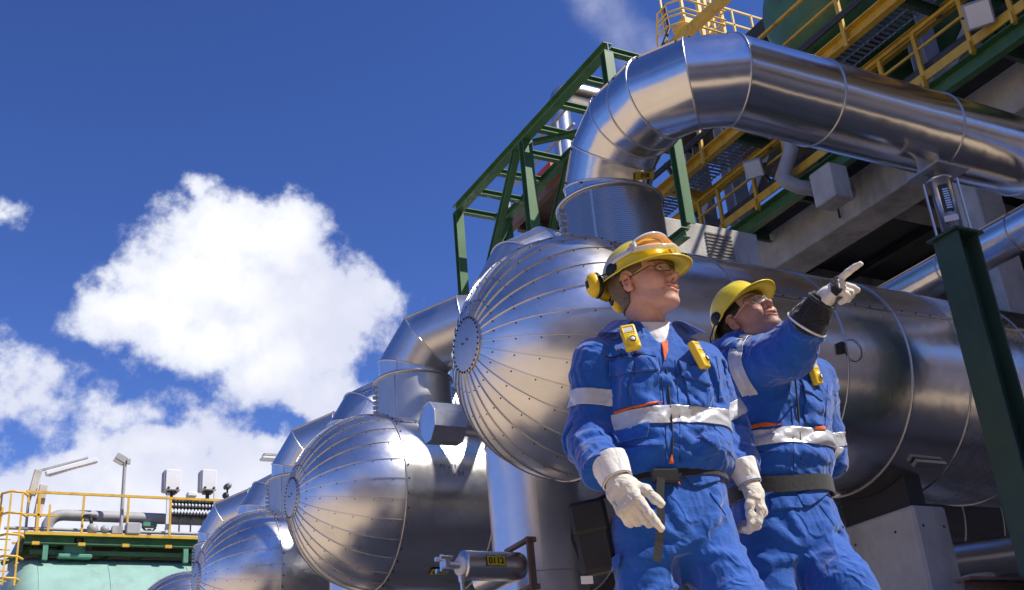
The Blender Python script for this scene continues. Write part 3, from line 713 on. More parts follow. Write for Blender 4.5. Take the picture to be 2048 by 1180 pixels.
# low beam at lower right, silver pipe behind
q = at(1940, 1165, 1, 7.6)
lb = thing('brown_beam', (q[0]+2, 7.6, 0), 'low brown steel beam at the bottom right corner', 'beam')
mb = MB(); mb.beam((q[0]-.1, 7.6, q[2]-.09), (q[0]+5, 7.6, q[2]-.09), .2, .26, prof='I', tk=.03); mb.build('girder', M['rust'], lb)
mb = MB()
for dx in (.0, 4.8): mb.beam((q[0]+dx, 7.6, 0), (q[0]+dx, 7.6, q[2]-.225), .16, .16)
mb.build('leg', M['rust'], lb)
q0 = at(2030, 1100, 1, 11.0)
lp = thing('low_pipe', q0, 'low silver pipe behind the green column at the right edge', 'pipe')
mb = MB(); mb.tube([q0+np.array([-1.2, 1.2, -.05]), q0+np.array([3, -3.0, -.05])], .26, 28); mb.build('pipe_body', M['steel_plain'], lp)
mb = MB(); mb.tube([(q0[0]+.1, q0[1]-.1, 0), (q0[0]+.1, q0[1]-.1, q0[2]-.25)], .1, 12); mb.build('support', M['grey_paint'], lp)
wpz = at(1955, 1155, 1, 10.5); ww = thing('white_drum', wpz, 'pale drum standing low behind the concrete pedestal', 'drum')
mb = MB(); mb.lathe([(-wpz[2], .22), (.02, .22), (.03, .2), (.04, .0005)], wpz, (0, 0, 1), 24); mb.build('drum_body', M['white'], ww)
mb = MB(); mb.lathe([(-.2, .226), (-.17, .226)], wpz, (0, 0, 1), 24); mb.build('hoop', M['grey_paint'], ww)
# silver pipe at upper right running towards the structure
Xs = 12.0; s0 = at(1775, 590, 0, Xs); s1 = at(2048, 476, 0, Xs); zs = (s0[2]+s1[2])/2
sp = thing('side_pipe', (Xs, s0[1], zs), 'silver pipe slanting behind the green column above the near vessel', 'pipe')
pts = [np.array((Xs, s0[1]+3.5-1.15*k, zs)) for k in range(9)]
clad_pipe(sp, pts, .26, list(range(1, 8)), 40, seam_dir=lambda d: (-.5, 0, 1), screws=False)

fw0 = at(1326, 432, 1, 12.25); fw1 = at(1476, 470, 1, 12.25)
fwl = thing('fire_wall', (fw0[0]+1, 12.4, 0), 'pale concrete wall end in the sun just right of the big pipe nozzle', 'wall')
mb = MB(); mb.boxab((fw0[0], 12.25, 0), (fw1[0]+.4, 12.55, fw0[2]), bev=.02); mb.build('panel', M['concrete'], fwl)
mb = MB()
for k in range(9): mb.box((fw0[0]+1.02, 12.235, fw0[2]-.16-.06*k), (.52, .02, .025))  # dark slats paint the striped shadow that falls across the wall
mb.build('shadow_stripes', M['concrete_dark'], fwl)
# ================================================================ plant building on the right
XB = 15.0; zB0 = 9.75; zB1 = 10.66
pbd = thing('plant_building', (20, 13, 0), 'dark open concrete plant frame rising behind the big pipe at the right', 'building')
def pb(name, fn, m): mb = MB(); fn(mb); return mb.build(name, M[m], pbd)
pb('edge_beam', lambda b: b.boxab((XB, 2.0, zB0), (XB+.8, 17.6, zB1), bev=.02), 'concrete')
for y in (16.2, 12.6, 9.0, 5.4):
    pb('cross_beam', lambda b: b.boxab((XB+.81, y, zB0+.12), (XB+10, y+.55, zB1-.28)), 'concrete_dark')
pb('floor_slab', lambda b: b.boxab((XB+.82, 2, zB1-.27), (XB+10, 19.5, zB1-.02)), 'shade_black')
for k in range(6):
    pb('purlin', lambda b: b.beam((XB+1.6+1.2*k, 2, zB1-.36), (XB+1.6+1.2*k, 19.4, zB1-.36), .12, .16, prof='I'), 'shade_black')
pb('back_wall', lambda b: b.boxab((XB+10.1, 0, 0), (XB+10.4, 24, 24)), 'shade_black')  # black sheet standing in for the shaded depth of the frame
pb('shade_block', lambda b: b.boxab((XB+1, -12, 15.6), (XB+14, 2.5, 23)), 'concrete_dark')  # unseen mass added to keep sun off the near vessel's shell
pb('upper_slab', lambda b: b.boxab((XB+.3, 2, 15.0), (XB+10, 19.5, 15.5)), 'shade_black')
c = at(1962, 500, 0, XB+.3)
pb('column', lambda b: b.boxab((XB+.1, c[1]-.35, 0), (XB+.75, c[1]+.35, zB0-.004), bev=.02), 'concrete')
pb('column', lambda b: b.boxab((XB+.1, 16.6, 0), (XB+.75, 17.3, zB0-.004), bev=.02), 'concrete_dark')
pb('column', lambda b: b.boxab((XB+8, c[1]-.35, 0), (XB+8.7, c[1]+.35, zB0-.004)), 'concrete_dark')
# sunlit wall piece at the far end of the beam
w0 = at(1325, 432, 1, 18.2); w1 = at(1470, 480, 1, 18.2)
pb('end_wall', lambda b: b.boxab((w0[0]-.1, 18.2, w1[2]-1.0), (w1[0]+.3, 18.6, w0[2]-.10), bev=.02), 'concrete')
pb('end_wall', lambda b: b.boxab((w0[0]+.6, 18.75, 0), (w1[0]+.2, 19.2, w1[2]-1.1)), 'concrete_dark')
# steel columns and braces above the walkway
def steelcol(px, py, X, w=.42):
    q = at(px, py, 0, X); pb('steel_column', lambda b: b.beam((X, q[1], zB1), (X, q[1], 14.99), w, .34, up=(0, 1, 0), prof='I', tk=.03), 'grey_paint')
for px, py, X in ((1468, 360, 15.9), (1405, 390, 16.6), (1850, 110, 15.9), (1745, 95, 16.8), (1925, 60, 17.2)): steelcol(px, py, X)
for (a, b_, X) in (((1880, 200), (1960, 20), 16.2), ((1560, 250), (1500, 420), 16.9), ((1735, 60), (1800, 160), 17.6), ((1420, 420), (1340, 330), 16.0)):
    A, B = at(*a, 0, X), at(*b_, 0, X); pb('steel_brace', lambda b: b.beam(A, B, .22, .26), 'grey_paint')
for (a, b_, X) in (((1690, 60), (1830, 260), 15.4), ((1330, 330), (1420, 480), 15.4)):
    A, B = at(*a, 0, X), at(*b_, 0, X); pb('green_brace', lambda b: b.beam(A, B, .12, .12, prof='L'), 'green_dark')
# concrete corbel block + grey bent duct
q = at(1650, 375, 0, 13.55)
pb('corbel', lambda b: b.boxab((13.55, q[1]-.20, q[2]-.25), (13.98, q[1]+.32, q[2]+.42), bev=.02), 'concrete')
def duct(b):
    p0_ = at(1583, 300, 0, 13.75); p1_ = at(1572, 372, 0, 13.75); p2_ = at(1640, 402, 0, 13.75)
    b.tube([p0_+np.array([0, 0, 1.4]), p0_, p1_+np.array([0, .04, .22]), p1_+np.array([.04, -.04, .06]), p1_+np.array([.16, -.14, -.06]), p1_+np.array([.42, -.22, -.10]), p1_+np.array([1.3, -.35, -.12])], .135, 20)
pb('bent_duct', duct, 'grey_paint')
def cbl(b):
    a_ = at(1662, 345, 0, 14.9); c_ = at(1672, 400, 0, 14.9); e_ = at(1680, 436, 0, 14.93); b.tube([a_, c_, e_], .022, 8); b.tube([a_, a_+np.array([0, .4, .1])], .022, 8)
pb('hanging_cable', cbl, 'cable')
# ================================================================ lower walkway
XW = 14.0; wz = at(1750, 235, 0, XW)[2]
zw = .5*(at(1445, 452, 0, XW)[2]+at(2048, 12, 0, XW)[2]); yw0 = at(1445, 452, 0, XW)[1]; yw1 = 4.0
wk = thing('walkway', (XW, 10, zw), 'long walkway with yellow handrail and green edge channel along the concrete frame', 'walkway')
def wb(name, fn, m): mb = MB(); fn(mb); return mb.build(name, M[m], wk)
wb('toe_board', lambda b: b.beam((XW, yw0, zw+.02), (XW, yw1, zw+.02), .03, .17, bev=.0), 'yellow')
wb('edge_channel', lambda b: b.beam((XW+.11, yw0+.05, zw-.27), (XW+.11, yw1, zw-.27), .16, .32, prof='C', tk=.02), 'green')
wb('deck', lambda b: b.boxab((XW+.2, yw1, zw-.13), (XB-.05, yw0, zw-.08)), 'shade_black')
for k in range(7):
    y = yw0-.3-1.6*k; wb('deck_joist', lambda b: b.beam((XW+.2, y, zw-.24), (XB-.05, y, zw-.24), .08, .2, prof='C', tk=.012), 'green_dark')
zr = .5*(at(1536, 287, 0, XW)[2]+at(1920, 0, 0, XW)[2])
posts = [at(1425, 350, 0, XW)[1]+.35, at(1432, 380, 0, XW)[1]]
yps = [at(px, 0.5*(0), 0, XW)[1] for px in ()]
for (px, py) in ((1400, 425), (1438, 400), (1505, 350), (1570, 305), (1700, 180), (1762, 140), (1830, 90), (1925, 30), (2010, -20)):
    y = at(px, py, 0, XW)[1]; wb('rail_post', lambda b: (b.beam((XW, y, zw-.16), (XW, y, zr), .055, .075), b.beam((XW-.03, y, zw-.2), (XW-.03, y, zw+.02), .10, .05)), 'yellow')
y_end = at(1373, 408, 0, XW)[1]
wb('handrail', lambda b: b.beam((XW, y_end, zr), (XW, yw1, zr), .06, .06), 'yellow')
wb('knee_rail', lambda b: b.beam((XW, y_end-.3, zw+.55), (XW, yw1, zw+.55), .04, .04), 'yellow')
wb('cable_tray', lambda b: [b.tube([(XW+.14, y_end-.4, zw+.2+.03*k), (XW+.12+.02*k, yw1, zw+.24+.03*k)], .035+.01*k, 8) for k in range(3)], 'cable')
# floodlights on the walkway rail
def flood(px, py, X, label, sz=.36):
    c = at(px, py, 0, X); f = thing('floodlight', c, label, 'floodlight', 'floodlights on the walkway rail')
    mb = MB(); d = np.array([-.62, -.45, -.55]); d /= np.linalg.norm(d); s_ = np.cross(d, (0, 0, 1.0)); s_ /= np.linalg.norm(s_); u = np.cross(s_, d); Fm = np.stack([s_, u, d], 1)
    mb.box(c, (sz, sz, .16), Fm, 0, .02); mb.box(c-d*.14, (sz*.6, sz*.6, .12), Fm, 0, .02); mb.build('housing', M['grey_paint'], f)
    mb = MB(); mb.box(c+d*.085, (sz*.84, sz*.84, .012), Fm); mb.build('lens', M['lens'], f)
    mb = MB(); mb.beam(c-s_*sz*.55, c-s_*sz*.55-d*.3, .04, .02); mb.beam(c+s_*sz*.55, c+s_*sz*.55-d*.3, .04, .02); mb.beam(c-s_*sz*.55-d*.3, c+s_*sz*.55-d*.3, .04, .02); mb.tube([c-d*.3, c-d*.3+np.array([.35, 0, -.3])], .03, 8); mb.build('bracket', M['cable'], f)
flood(1508, 337, XW-.25, 'grey floodlight seen under the big pipe bend'); flood(1957, 28, XW-.25, 'grey floodlight on the walkway rail near the top right corner', .42)
# ================================================================ upper platform, yellow
XU = 13.4; U = lambda px, py: at(px, py, 0, XU)
zu = U(1710, 62)[2]; yu0 = 21.5; yu1 = 4.5
up = thing('upper_platform', (XU, 12, zu), 'yellow framed grating platform high at the top right', 'platform')
def ub(name, fn, m): mb = MB(); fn(mb); return mb.build(name, M[m], up)
zu0 = zu
ub('edge_beam', lambda b: b.beam((XU, yu0, zu0), (XU, yu1, zu0), .14, .27, prof='C', tk=.025), 'yellow')
ub('inner_beam', lambda b: b.beam((XU+1.05, yu0, zu0), (XU+1.05, yu1, zu0), .12, .20, prof='I', tk=.02), 'yellow')
for k in range(8):
    y = yu0-.6-2.2*k; ub('cross_beam', lambda b: b.beam((XU+.09, y, zu0-.03), (XU+.97, y, zu0-.03), .10, .2, prof='I'), 'green_dark' if k % 2 else 'yellow')
gr = MB()
for k in range(140):
    y = yu0-.05-k*.12
    gr.box((XU+.52, y, zu0+.21), (.95, .014, .05))
for x in np.linspace(XU+.1, XU+.95, 4): gr.beam((x, yu0, zu0+.20), (x, yu1, zu0+.20), .012, .03)
gr.build('grating', M['grating'], up)
zur = zu0+1.35
for k in range(9):
    y = yu0-.2-2.05*k; ub('rail_post', lambda b: b.beam((XU-.05, y, zu0-.2), (XU-.05, y, zur), .06, .08), 'yellow')
ub('handrail', lambda b: b.beam((XU-.05, yu0, zur), (XU-.05, yu1, zur), .06, .06), 'yellow')
ub('knee_rail', lambda b: b.beam((XU-.05, yu0, zu0+.8), (XU-.05, yu1, zu0+.8), .045, .045), 'yellow')
ub('cable_bundle', lambda b: [b.tube([(XU-.12, yu0-1, zu0+.34+.06*k), (XU-.12, yu1, zu0+.34+.06*k)], .04, 8) for k in range(2)], 'cable')
for f in (.45, .72): ub('support_post', lambda b: b.beam((XU+1.9, yu0+(yu1-yu0)*f, zB1), (XU+1.9, yu0+(yu1-yu0)*f, zu0-.26), .2, .2, prof='I'), 'green_dark')
# green tank on the platform
ct = at(1622, 22, 0, 14.2)
gt = thing('green_drum', ct, 'dark green horizontal drum on the upper platform at the top edge', 'tank')
mb = MB(); mb.lathe([(-.55, .0005), (-.50, .5), (-.35, .92), (-.12, 1.12), (0, 1.16), (5, 1.16)], ct+np.array([0, 0, .25]), (1, 0, 0), 48); mb.build('shell', M['green'], gt)
mb = MB(); mb.boxab(ct+np.array([.6, -.9, -1.0]), ct+np.array([.9, .9, -.4])); mb.build('saddle', M['green_dark'], gt)
# caged ladder tower
yl = 20.5; Lp = lambda px, py: at(px, py, 1, yl)
lt = thing('caged_ladder', Lp(1410, 80), 'yellow caged ladder tower behind the top of the big pipe', 'ladder')
def lbd(name, fn, m='yellow_pale'): mb = MB(); fn(mb); return mb.build(name, M[m], lt)
for (px, w) in ((1330, .05), (1372, .08), (1405, .12), (1418, .10), (1430, .07), (1448, .10)):
    a = Lp(px, 60); lbd('post', lambda b: b.beam((a[0], yl, a[2]-2.4), (a[0], yl, a[2]+2.2), w, w))
for k, py in enumerate((22, 50)):
    for q in range(2):
        a = Lp(1320, py+q*18); b_ = Lp(1418, py+q*18+18); dz = a[2]
        lbd('hoop', lambda b: b.tube([(a[0]+.25, yl+.5, dz), (a[0], yl+.15, dz), (a[0], yl-.35, dz), (a[0]+.3, yl-.7, dz), (b_[0], yl-.7, dz), (b_[0], yl, dz)], .028, 8))
for k in range(9):
    a = Lp(1407, 92-k*13); b_ = Lp(1430, 92-k*13); lbd('rung', lambda b: b.tube([(a[0], yl, a[2]), (b_[0], yl, a[2])], .022, 8))
A, B = Lp(1345, 92), at(1470, -22, 0, Lp(1345, 92)[0]); lbd('slanting_beam', lambda b: b.beam(A, B, .20, .28), 'yellow')
a = Lp(1362, 62); lbd('lamp_box', lambda b: b.box(a+np.array([0, -.2, 0]), (.5, .6, .25), None, 0, .03), 'yellow_pale')
a = Lp(1332, 60); lbd('cable_bundle', lambda b: b.tube([a+np.array([0, -.1, .8]), a+np.array([.05, -.1, 0]), a+np.array([-.3, -.1, -.7]), a+np.array([-.3, -.1, -1.5])], .05, 8), 'cable')
a0 = Lp(1445, 15); a1 = Lp(1555, 47); 
for dz in (0, -.55): lbd('rail', lambda b: b.beam((a0[0], yl, a0[2]+dz), (a1[0]+2, yl, a0[2]+dz), .055, .055))
for f in (.15, .5, .9): lbd('rail_post', lambda b: b.beam((a0[0]+(a1[0]-a0[0])*f, yl, a0[2]-1.6), (a0[0]+(a1[0]-a0[0])*f, yl, a0[2]), .055, .055))
# ================================================================ far transformer with platform at the left
YT = 37.0; Tq = lambda px, py, Y=YT: at(px, py, 1, Y)
ttop = Tq(200, 1122)[2]; RT = 2.6; xl = Tq(4, 1150)[0]
tk = thing('green_tank', (xl+4, YT, 0), 'pale green horizontal tank at the lower left corner', 'tank')
mb = MB(); prof = [(-.02, .0005)]+[(1.1*(1-math.cos(a)), RT*math.sin(a)) for a in np.linspace(.1, math.pi/2, 12)]+[(14, RT)]
mb.lathe(prof, (xl-.35, YT, ttop-RT), (1, 0, 0), 64); [mb.ringbead([(xl-.35+dx, YT+(RT+.004)*math.sin(q), ttop-RT+(RT+.004)*math.cos(q)) for q in np.linspace(0, 2*math.pi, 90)[:-1]], .012) for dx in (1.15, 3.1, 5.4, 8)]; mb.build('shell', M['green_tank'], tk)
mb = MB(); mb.boxab((xl+2, YT-1.8, 0), (xl+2.6, YT+1.8, ttop-RT*1.7)); mb.boxab((xl+9, YT-1.8, 0), (xl+9.6, YT+1.8, ttop-RT*1.7)); mb.build('saddle', M['concrete_dark'], tk)
mb = MB(); a = Tq(135, 1118); mb.box((a[0], YT-1.2, a[2]+.1), (.62, .5, .75), None, 0, .05); mb.box((a[0], YT-1.45, a[2]-.25), (.95, .3, .12), None, 0, .03); mb.box((a[0]+.08, YT-1.47, a[2]+.22), (.34, .12, .34), None, 0, .04); lg = mb.build('lug', M['green_light'], tk)
mb = MB(); mb.lathe([(0, .09), (.03, .09), (.031, .0005)], (a[0]+.08, YT-1.53, a[2]+.24), (0, -1, 0), 16); mb.build('eye_hole', M['cable'], lg)
YP2 = YT-1.6; Q = lambda px, py: at(px, py, 1, YP2)
zd = Q(220, 1083)[2]; xa = Q(48, 1083)[0]; xb = Q(470, 1083)[0]
pf = thing('transformer_platform', (xa+3, YP2, zd), 'green steel platform with yellow railing above the pale green tank', 'platform')
def fb(name, fn, m): mb = MB(); fn(mb); return mb.build(name, M[m], pf)
fb('edge_beam', lambda b: b.beam((xa, YP2, zd), (xb, YP2, zd), .2, .26, prof='C', tk=.03), 'green')
fb('kick_plate', lambda b: b.beam((xa, YP2-.12, zd+.16), (xb, YP2-.12, zd+.16), .03, .09), 'yellow')
fb('deck', lambda b: b.boxab((xa, YP2+.12, zd-.02), (xb, YP2+3, zd+.05)), 'shade_black')
fb('side_beam', lambda b: b.beam((xa-.06, YP2+.12, zd-.1), (xa-.06, YP2+3, zd-.1), .12, .42), 'green_dark')
for px in (92, 372): fb('leg', lambda b: b.beam((Q(px, 1083)[0], YP2, ttop-.35), (Q(px, 1083)[0], YP2, zd-.14), .14, .14), 'green_light')
for px in (70, 125, 185, 245, 310): fb('under_brace', lambda b: b.beam((Q(px, 1083)[0], YP2+.5, zd-.1), (Q(px, 1083)[0]-.75, YP2+.9, ttop-.3), .16, .10), 'green')
fb('base_rail', lambda b: b.beam((xa+.2, YP2+.25, ttop-.08), (xb, YP2+.25, ttop-.08), .15, .12), 'green')
for px in (105, 172):
    def ins(b, px=px):
        c = Q(px, 1083)
        for k in range(6): b.lathe([(0, .10), (.03, .24), (.06, .10)], (c[0], YP2+.35, ttop-.02+k*.085), (0, 0, 1), 20)
    fb('spring_insulator', ins, 'green_dark')
for px in (70, 162, 250, 335): fb('bracket', lambda b: b.box((Q(px, 1088)[0], YP2-.14, zd-.14), (.2, .08, .09)), 'yellow')
zrl = Q(200, 990)[2]; xrl = Q(52, 988)[0]
for px in (76, 165, 255, 340): fb('rail_post', lambda b: b.beam((Q(px, 1040)[0], YP2, zd+.13), (Q(px, 1040)[0], YP2, zrl), .06, .06), 'yellow')
fb('handrail', lambda b: b.beam((xrl, YP2, zrl), (xb, YP2, zrl), .07, .07), 'yellow')
fb('handrail', lambda b: b.beam((xrl, YP2, zd+.72), (xrl+.9, YP2, zd+.72), .06, .06), 'yellow')
for h in (.35, .66): fb('knee_rail', lambda b: b.beam((xrl, YP2+2.9, zd+h+.2), (xb, YP2+2.9, zd+h+.2), .06, .06), 'yellow')
for px in (262, 300, 372): fb('rail_post', lambda b: b.beam((Q(px, 1040)[0], YP2+2.9, zd+.1), (Q(px, 1040)[0], YP2+2.9, zd+1.2), .06, .06), 'yellow')
# ladder cage at left end
def cage(b):
    for k in range(5):
        z = zd-1.2+k*.62; b.tube([(xa, YP2, z), (xa-.18, YP2-.35, z), (xa-.5, YP2-.4, z), (xa-.72, YP2-.1, z), (xa-.72, YP2+.3, z)], .035, 8)
    for dx, dy in ((-.18, -.35), (-.5, -.4), (-.72, -.1)): b.beam((xa+dx, YP2+dy, zd-1.4), (xa+dx, YP2+dy, zd+1.3), .05, .05)
    for k in range(9): b.tube([(xa-.35, YP2+.1, zd-2.4+k*.3), (xa-.72, YP2+.1, zd-2.4+k*.3)], .02, 6)
    b.beam((xa-.9, YP2, zd-3), (xa-.66, YP2, zd+.9), .07, .07); b.beam((xa+.05, YP2, zrl-.35), (xrl+.02, YP2, zrl), .06, .06)
    b.beam((xa+.3, YP2, zd+.13), (xa+.3, YP2, zrl-.004), .055, .055); b.beam((xa+.62, YP2, zd+.13), (xa+.62, YP2, zrl-.36), .055, .055)
fb('ladder_cage', cage, 'yellow')
# grey pipe on the platform
gq = thing('grey_pipe', Q(110, 1050), 'thick grey pipe bending down onto the transformer platform', 'pipe')
zp = Q(250, 1018)[2]; xg = Q(97, 1018)[0]; mb = MB()
pts = [np.array((xg, YP2+1, zd+.1))]+[np.array((xg+.1, YP2+1, zd+.3))]+[np.array((xg+.55-.45*math.cos(a), YP2+1, zp-.45+.45*math.sin(a))) for a in np.linspace(0, 1.57, 6)]+[np.array((xb, YP2+1, zp))]
mb.tube(pts, .17, 20); mb.build('pipe_body', M['grey_paint'], gq)
mb = MB(); xx = Q(312, 1045)[0]; mb.beam((xx, YP2+1, zd+.1), (xx, YP2+1, zp-.35), .12, .12); mb.box((xx, YP2+1, zp-.22), (.42, .3, .12)); mb.beam((xx-.2, YP2+1, zp-.3), (xx, YP2+1, zp-.5), .06, .05); mb.beam((xx+.2, YP2+1, zp-.3), (xx, YP2+1, zp-.5), .06, .05); mb.build('pipe_stand', M['green_light'], gq)
# valve and small piping
vq = thing('valve_group', Q(190, 1060), 'cluster of small valves and thin pipes on the transformer platform', 'valve')
mb = MB(); c = Q(185, 1058); mb.tube([c+np.array([-2.4, .2, 0]), c+np.array([5.5, .2, 0])], .05, 10); mb.sphere(c, .17, 8); mb.sphere(c+np.array([.35, 0, 0]), .13, 8); mb.box(c+np.array([.7, 0, -.02]), (.3, .25, .22)); mb.box(c+np.array([1.15, 0, .03]), (.42, .35, .35), None, 0, .03); mb.build('valve_body', M['grey_paint'], vq)
mb = MB(); mb.lathe([(0, .2), (.05, .22), (.1, .2)], c+np.array([-.1, 0, .3]), (0, 0, 1), 16); mb.tube([c, c+np.array([-.1, 0, .4])], .05, 8)
for k in range(5): mb.tube([c+np.array([2.6+.35*k, .3, 0]), c+np.array([2.6+.35*k, .3, .55])], .025, 6); mb.box(c+np.array([2.6+.35*k, .3, .55]), (.16, .06, .05))
mb.build('hand_wheel', M['cable'], vq)
# white cabinets and insulator rack
for i, px in enumerate((352, 425)):
    c = Q(px, 953); cb = thing('white_cabinet', c, ['white cabinet on a stand, left one of the pair above the platform', 'white cabinet on a stand, right one of the pair above the platform'][i], 'cabinet', 'white cabinets on the platform')
    mb = MB(); mb.box((c[0], YP2+.6, c[2]), (.48, .5, .66), None, 0, .02); mb.build('cabinet_body', M['white'], cb)
    mb = MB(); mb.box((c[0]-.262, YP2+.6, c[2]), (.02, .42, .62)); mb.build('side_door', M['grey_paint'], cb)
    mb = MB(); mb.tube([(c[0], YP2+.6, c[2]-.33), (c[0], YP2+.6, c[2]-.62)], .06, 10); mb.box((c[0], YP2+.6, c[2]-.37), (.28, .3, .06))
    for dx in (-.14, .14): mb.lathe([(0, .04), (.03, .04), (.031, .0005)], (c[0]+dx, YP2+.35, c[2]-.27), (0, -1, 0), 10)
    mb.build('mount', M['cable'], cb)
rk = thing('insulator_rack', Q(385, 1010), 'rack of dark ribbed bus bars under the white cabinets', 'electrical rack')
mb = MB()
for (py, n_) in ((992, 14), (1003, 14), (1018, 15)):
    a = Q(342, py); b_ = Q(438, py); mb.tube([(a[0], YP2+.6, a[2]), (b_[0]+.4, YP2+.6, a[2])], .055, 8)
    for k in range(n_): mb.lathe([(0, .055), (.03, .11), (.06, .055)], (a[0]+.1+(b_[0]-a[0])*k/n_, YP2+.6, a[2]), (1, 0, 0), 12)
mb.build('bus_bar', M['cable'], rk)
for px in (343, 438):
    a = Q(px, 1000); mb = MB(); mb.beam((a[0], YP2+.5, zd+.1), (a[0], YP2+.5, a[2]+.35), .09, .09); mb.build('rack_post', M['white'], rk)
mb = MB(); c = Q(392, 980); mb.box((c[0], YP2+.6, c[2]), (.3, .3, .16), None, 0, .03); mb.build('rack_lamp', M['white'], rk)
cm_ = thing('camera_post', Q(463, 985), 'small dark camera on a short post beside the cabinets', 'camera')
mb = MB(); c = Q(463, 968); mb.tube([(c[0], YP2+.5, zd+.1), (c[0], YP2+.5, c[2])], .03, 8); mb.sphere((c[0]-.05, YP2+.5, c[2]-.25), .11, 8); mb.box((c[0], YP2+.5, c[2]+.05), (.2, .3, .14), None, 0, .03); mb.build('post', M['cable'], cm_)
mb = MB(); mb.lathe([(0, .07), (.1, .085), (.11, .0005)], (c[0], YP2+.34, c[2]+.05), (0, -1, 0), 12); mb.build('camera_head', M['grey_paint'], cm_)
# floodlight mast
ms = thing('lamp_mast', Q(252, 1000), 'thin grey mast with a small floodlight on top', 'lamp mast')
c = Q(254, 915); mb = MB(); mb.tube([(c[0], YP2+.3, zd+.1), (c[0], YP2+.3, c[2])], .055, 10); mb.build('mast', M['grey_paint'], ms)
mb = MB(); mb.box((c[0]-.15, YP2+.2, c[2]), (.34, .3, .24), np.array(Matrix.Rotation(.5, 3, 'Y')), 0, .03); mb.box((c[0]+.1, YP2+.25, c[2]-.05), (.1, .1, .16)); mb.build('lamp_head', M['grey_paint'], ms)
mb = MB(); mb.box((c[0]-.23, YP2+.2, c[2]-.10), (.3, .26, .02), np.array(Matrix.Rotation(.5, 3, 'Y'))); mb.build('lens', M['lens'], ms)
# tube lamps on bent posts
tl = thing('tube_lamp', Q(75, 1000), 'bent grey lamp post with a long white tube light', 'lamp')
a = Q(60, 1000); b_ = Q(80, 935); mb = MB(); mb.tube([(a[0], YP2+.4, zd+.1), (a[0], YP2+.4, a[2]), (b_[0], YP2+.4, b_[2]), (Q(180, 910)[0], YP2+.4, Q(180, 908)[2])], .04, 8); mb.build('post', M['grey_paint'], tl)
mb = MB(); p = Q(94, 942); q = Q(198, 915); mb.beam((p[0], YP2+.3, p[2]), (q[0], YP2+.3, q[2]), .22, .14, bev=.02); tb_ = mb.build('tube_housing', M['white'], tl)
mb = MB(); mb.beam((p[0]+.1, YP2+.3, p[2]-.06), (q[0]-.1, YP2+.3, q[2]-.06), .12, .05); mb.build('tube_cover', M['lens'], tb_)
mb = MB(); p = Q(66, 985); q = Q(80, 934); mb.beam((p[0], YP2+.32, p[2]), (q[0], YP2+.32, q[2]), .22, .16, bev=.02); mb.build('lamp_arm', M['concrete'], tl)
t2 = thing('upright_lamp', Q(85, 990), 'slim upright grey lamp panel leaning beside the ladder cage', 'lamp')
mb = MB(); p = Q(76, 1030); q = Q(90, 966); mb.beam((p[0], YP2+.2, p[2]), (q[0], YP2+.2, q[2]), .24, .14, bev=.02); mb.build('panel', M['concrete'], t2)
mb = MB(); mb.tube([(p[0], YP2+.3, zd+.1), (p[0], YP2+.3, p[2]+.2)], .035, 8); mb.build('post', M['grey_paint'], t2)
# lamp on the far elbow
el = thing('top_lamp', at(542, 918, 1, 27), 'small flat white lamp above the far elbows', 'lamp')
c = at(542, 918, 1, 27); mb = MB(); mb.box(c, (.5, .3, .06), None, 0, .01); mb.build('lamp_head', M['white'], el)
mb = MB(); mb.box(c+np.array([0, 0, .09]), (.4, .2, .05)); mb.tube([c+np.array([.3, .3, -3]), c+np.array([.3, .1, .05])], .03, 8); mb.build('bracket', M['grey_paint'], el)

# ================================================================ plant hall across the yard, behind the viewer
hall = thing('plant_hall', (2, -13, 0), 'long brown plant hall across the yard from the vessels', 'building')
mb = MB(); mb.boxab((-30, -22, 0), (40, -13, 13)); mb.build('wall', M['hall'], hall)
mb = MB(); mb.boxab((-30.5, -22.5, 13.004), (40.5, -12.5, 13.5)); mb.build('roof', M['concrete'], hall)
for k in range(8):
    x = -26+8*k; mb = MB(); mb.boxab((x, -12.998, 7), (x+4, -12.9, 9.5)); w_ = mb.build('window', M['cable'], hall)
mb = MB(); mb.boxab((-2, -12.998, 0), (3, -12.9, 5)); mb.build('gate', M['grey_paint'], hall)
# ================================================================ signed-distance modelling for the two workers
f32 = np.float32
def _hash(ix, iy, iz, sd):
    h = (ix*374761393 + iy*668265263 + iz*2147483647 + sd*144269) & 0xffffffff
    h = ((h ^ (h >> 13))*1274126177) & 0xffffffff
    return ((h ^ (h >> 16)) & 0xffff)/65535.0
def vnoise(p, sd=0):
    q = np.floor(p).astype(np.int64); f = p-q; f = f*f*f*(f*(f*6-15)+10); r = 0
    for i in (0, 1):
        wx = f[:, 0] if i else 1-f[:, 0]
        for j in (0, 1):
            wy = f[:, 1] if j else 1-f[:, 1]
            for k in (0, 1):
                wz = f[:, 2] if k else 1-f[:, 2]
                r = r+_hash(q[:, 0]+i, q[:, 1]+j, q[:, 2]+k, sd)*wx*wy*wz
    return r
def smin(a, b, k): h = np.maximum(k-np.abs(a-b), 0)/k; return np.minimum(a, b)-h*h*k*.25
def smax(a, b, k): return -smin(-a, -b, k)
def cap(p, a, b, r0, r1=None):
    a = np.array(a); b = np.array(b); r1 = r0 if r1 is None else r1; ab = b-a; t = np.clip(((p-a)@ab)/(ab@ab), 0, 1)
    return np.linalg.norm(p-a-t[:, None]*ab, axis=1)-(r0+(r1-r0)*t)
def chain(p, pts, rs, k):
    d = None
    for i in range(len(pts)-1):
        e = cap(p, pts[i], pts[i+1], rs[i], rs[i+1]); d = e if d is None else smin(d, e, k)
    return d
def ell(p, c, r, R=None):
    q = p-np.array(c)
    if R is not None: q = q@np.array(R)
    r = np.array(r); k0 = np.linalg.norm(q/r, axis=1); k1 = np.linalg.norm(q/(r*r), axis=1)+1e-9
    return k0*(k0-1)/k1
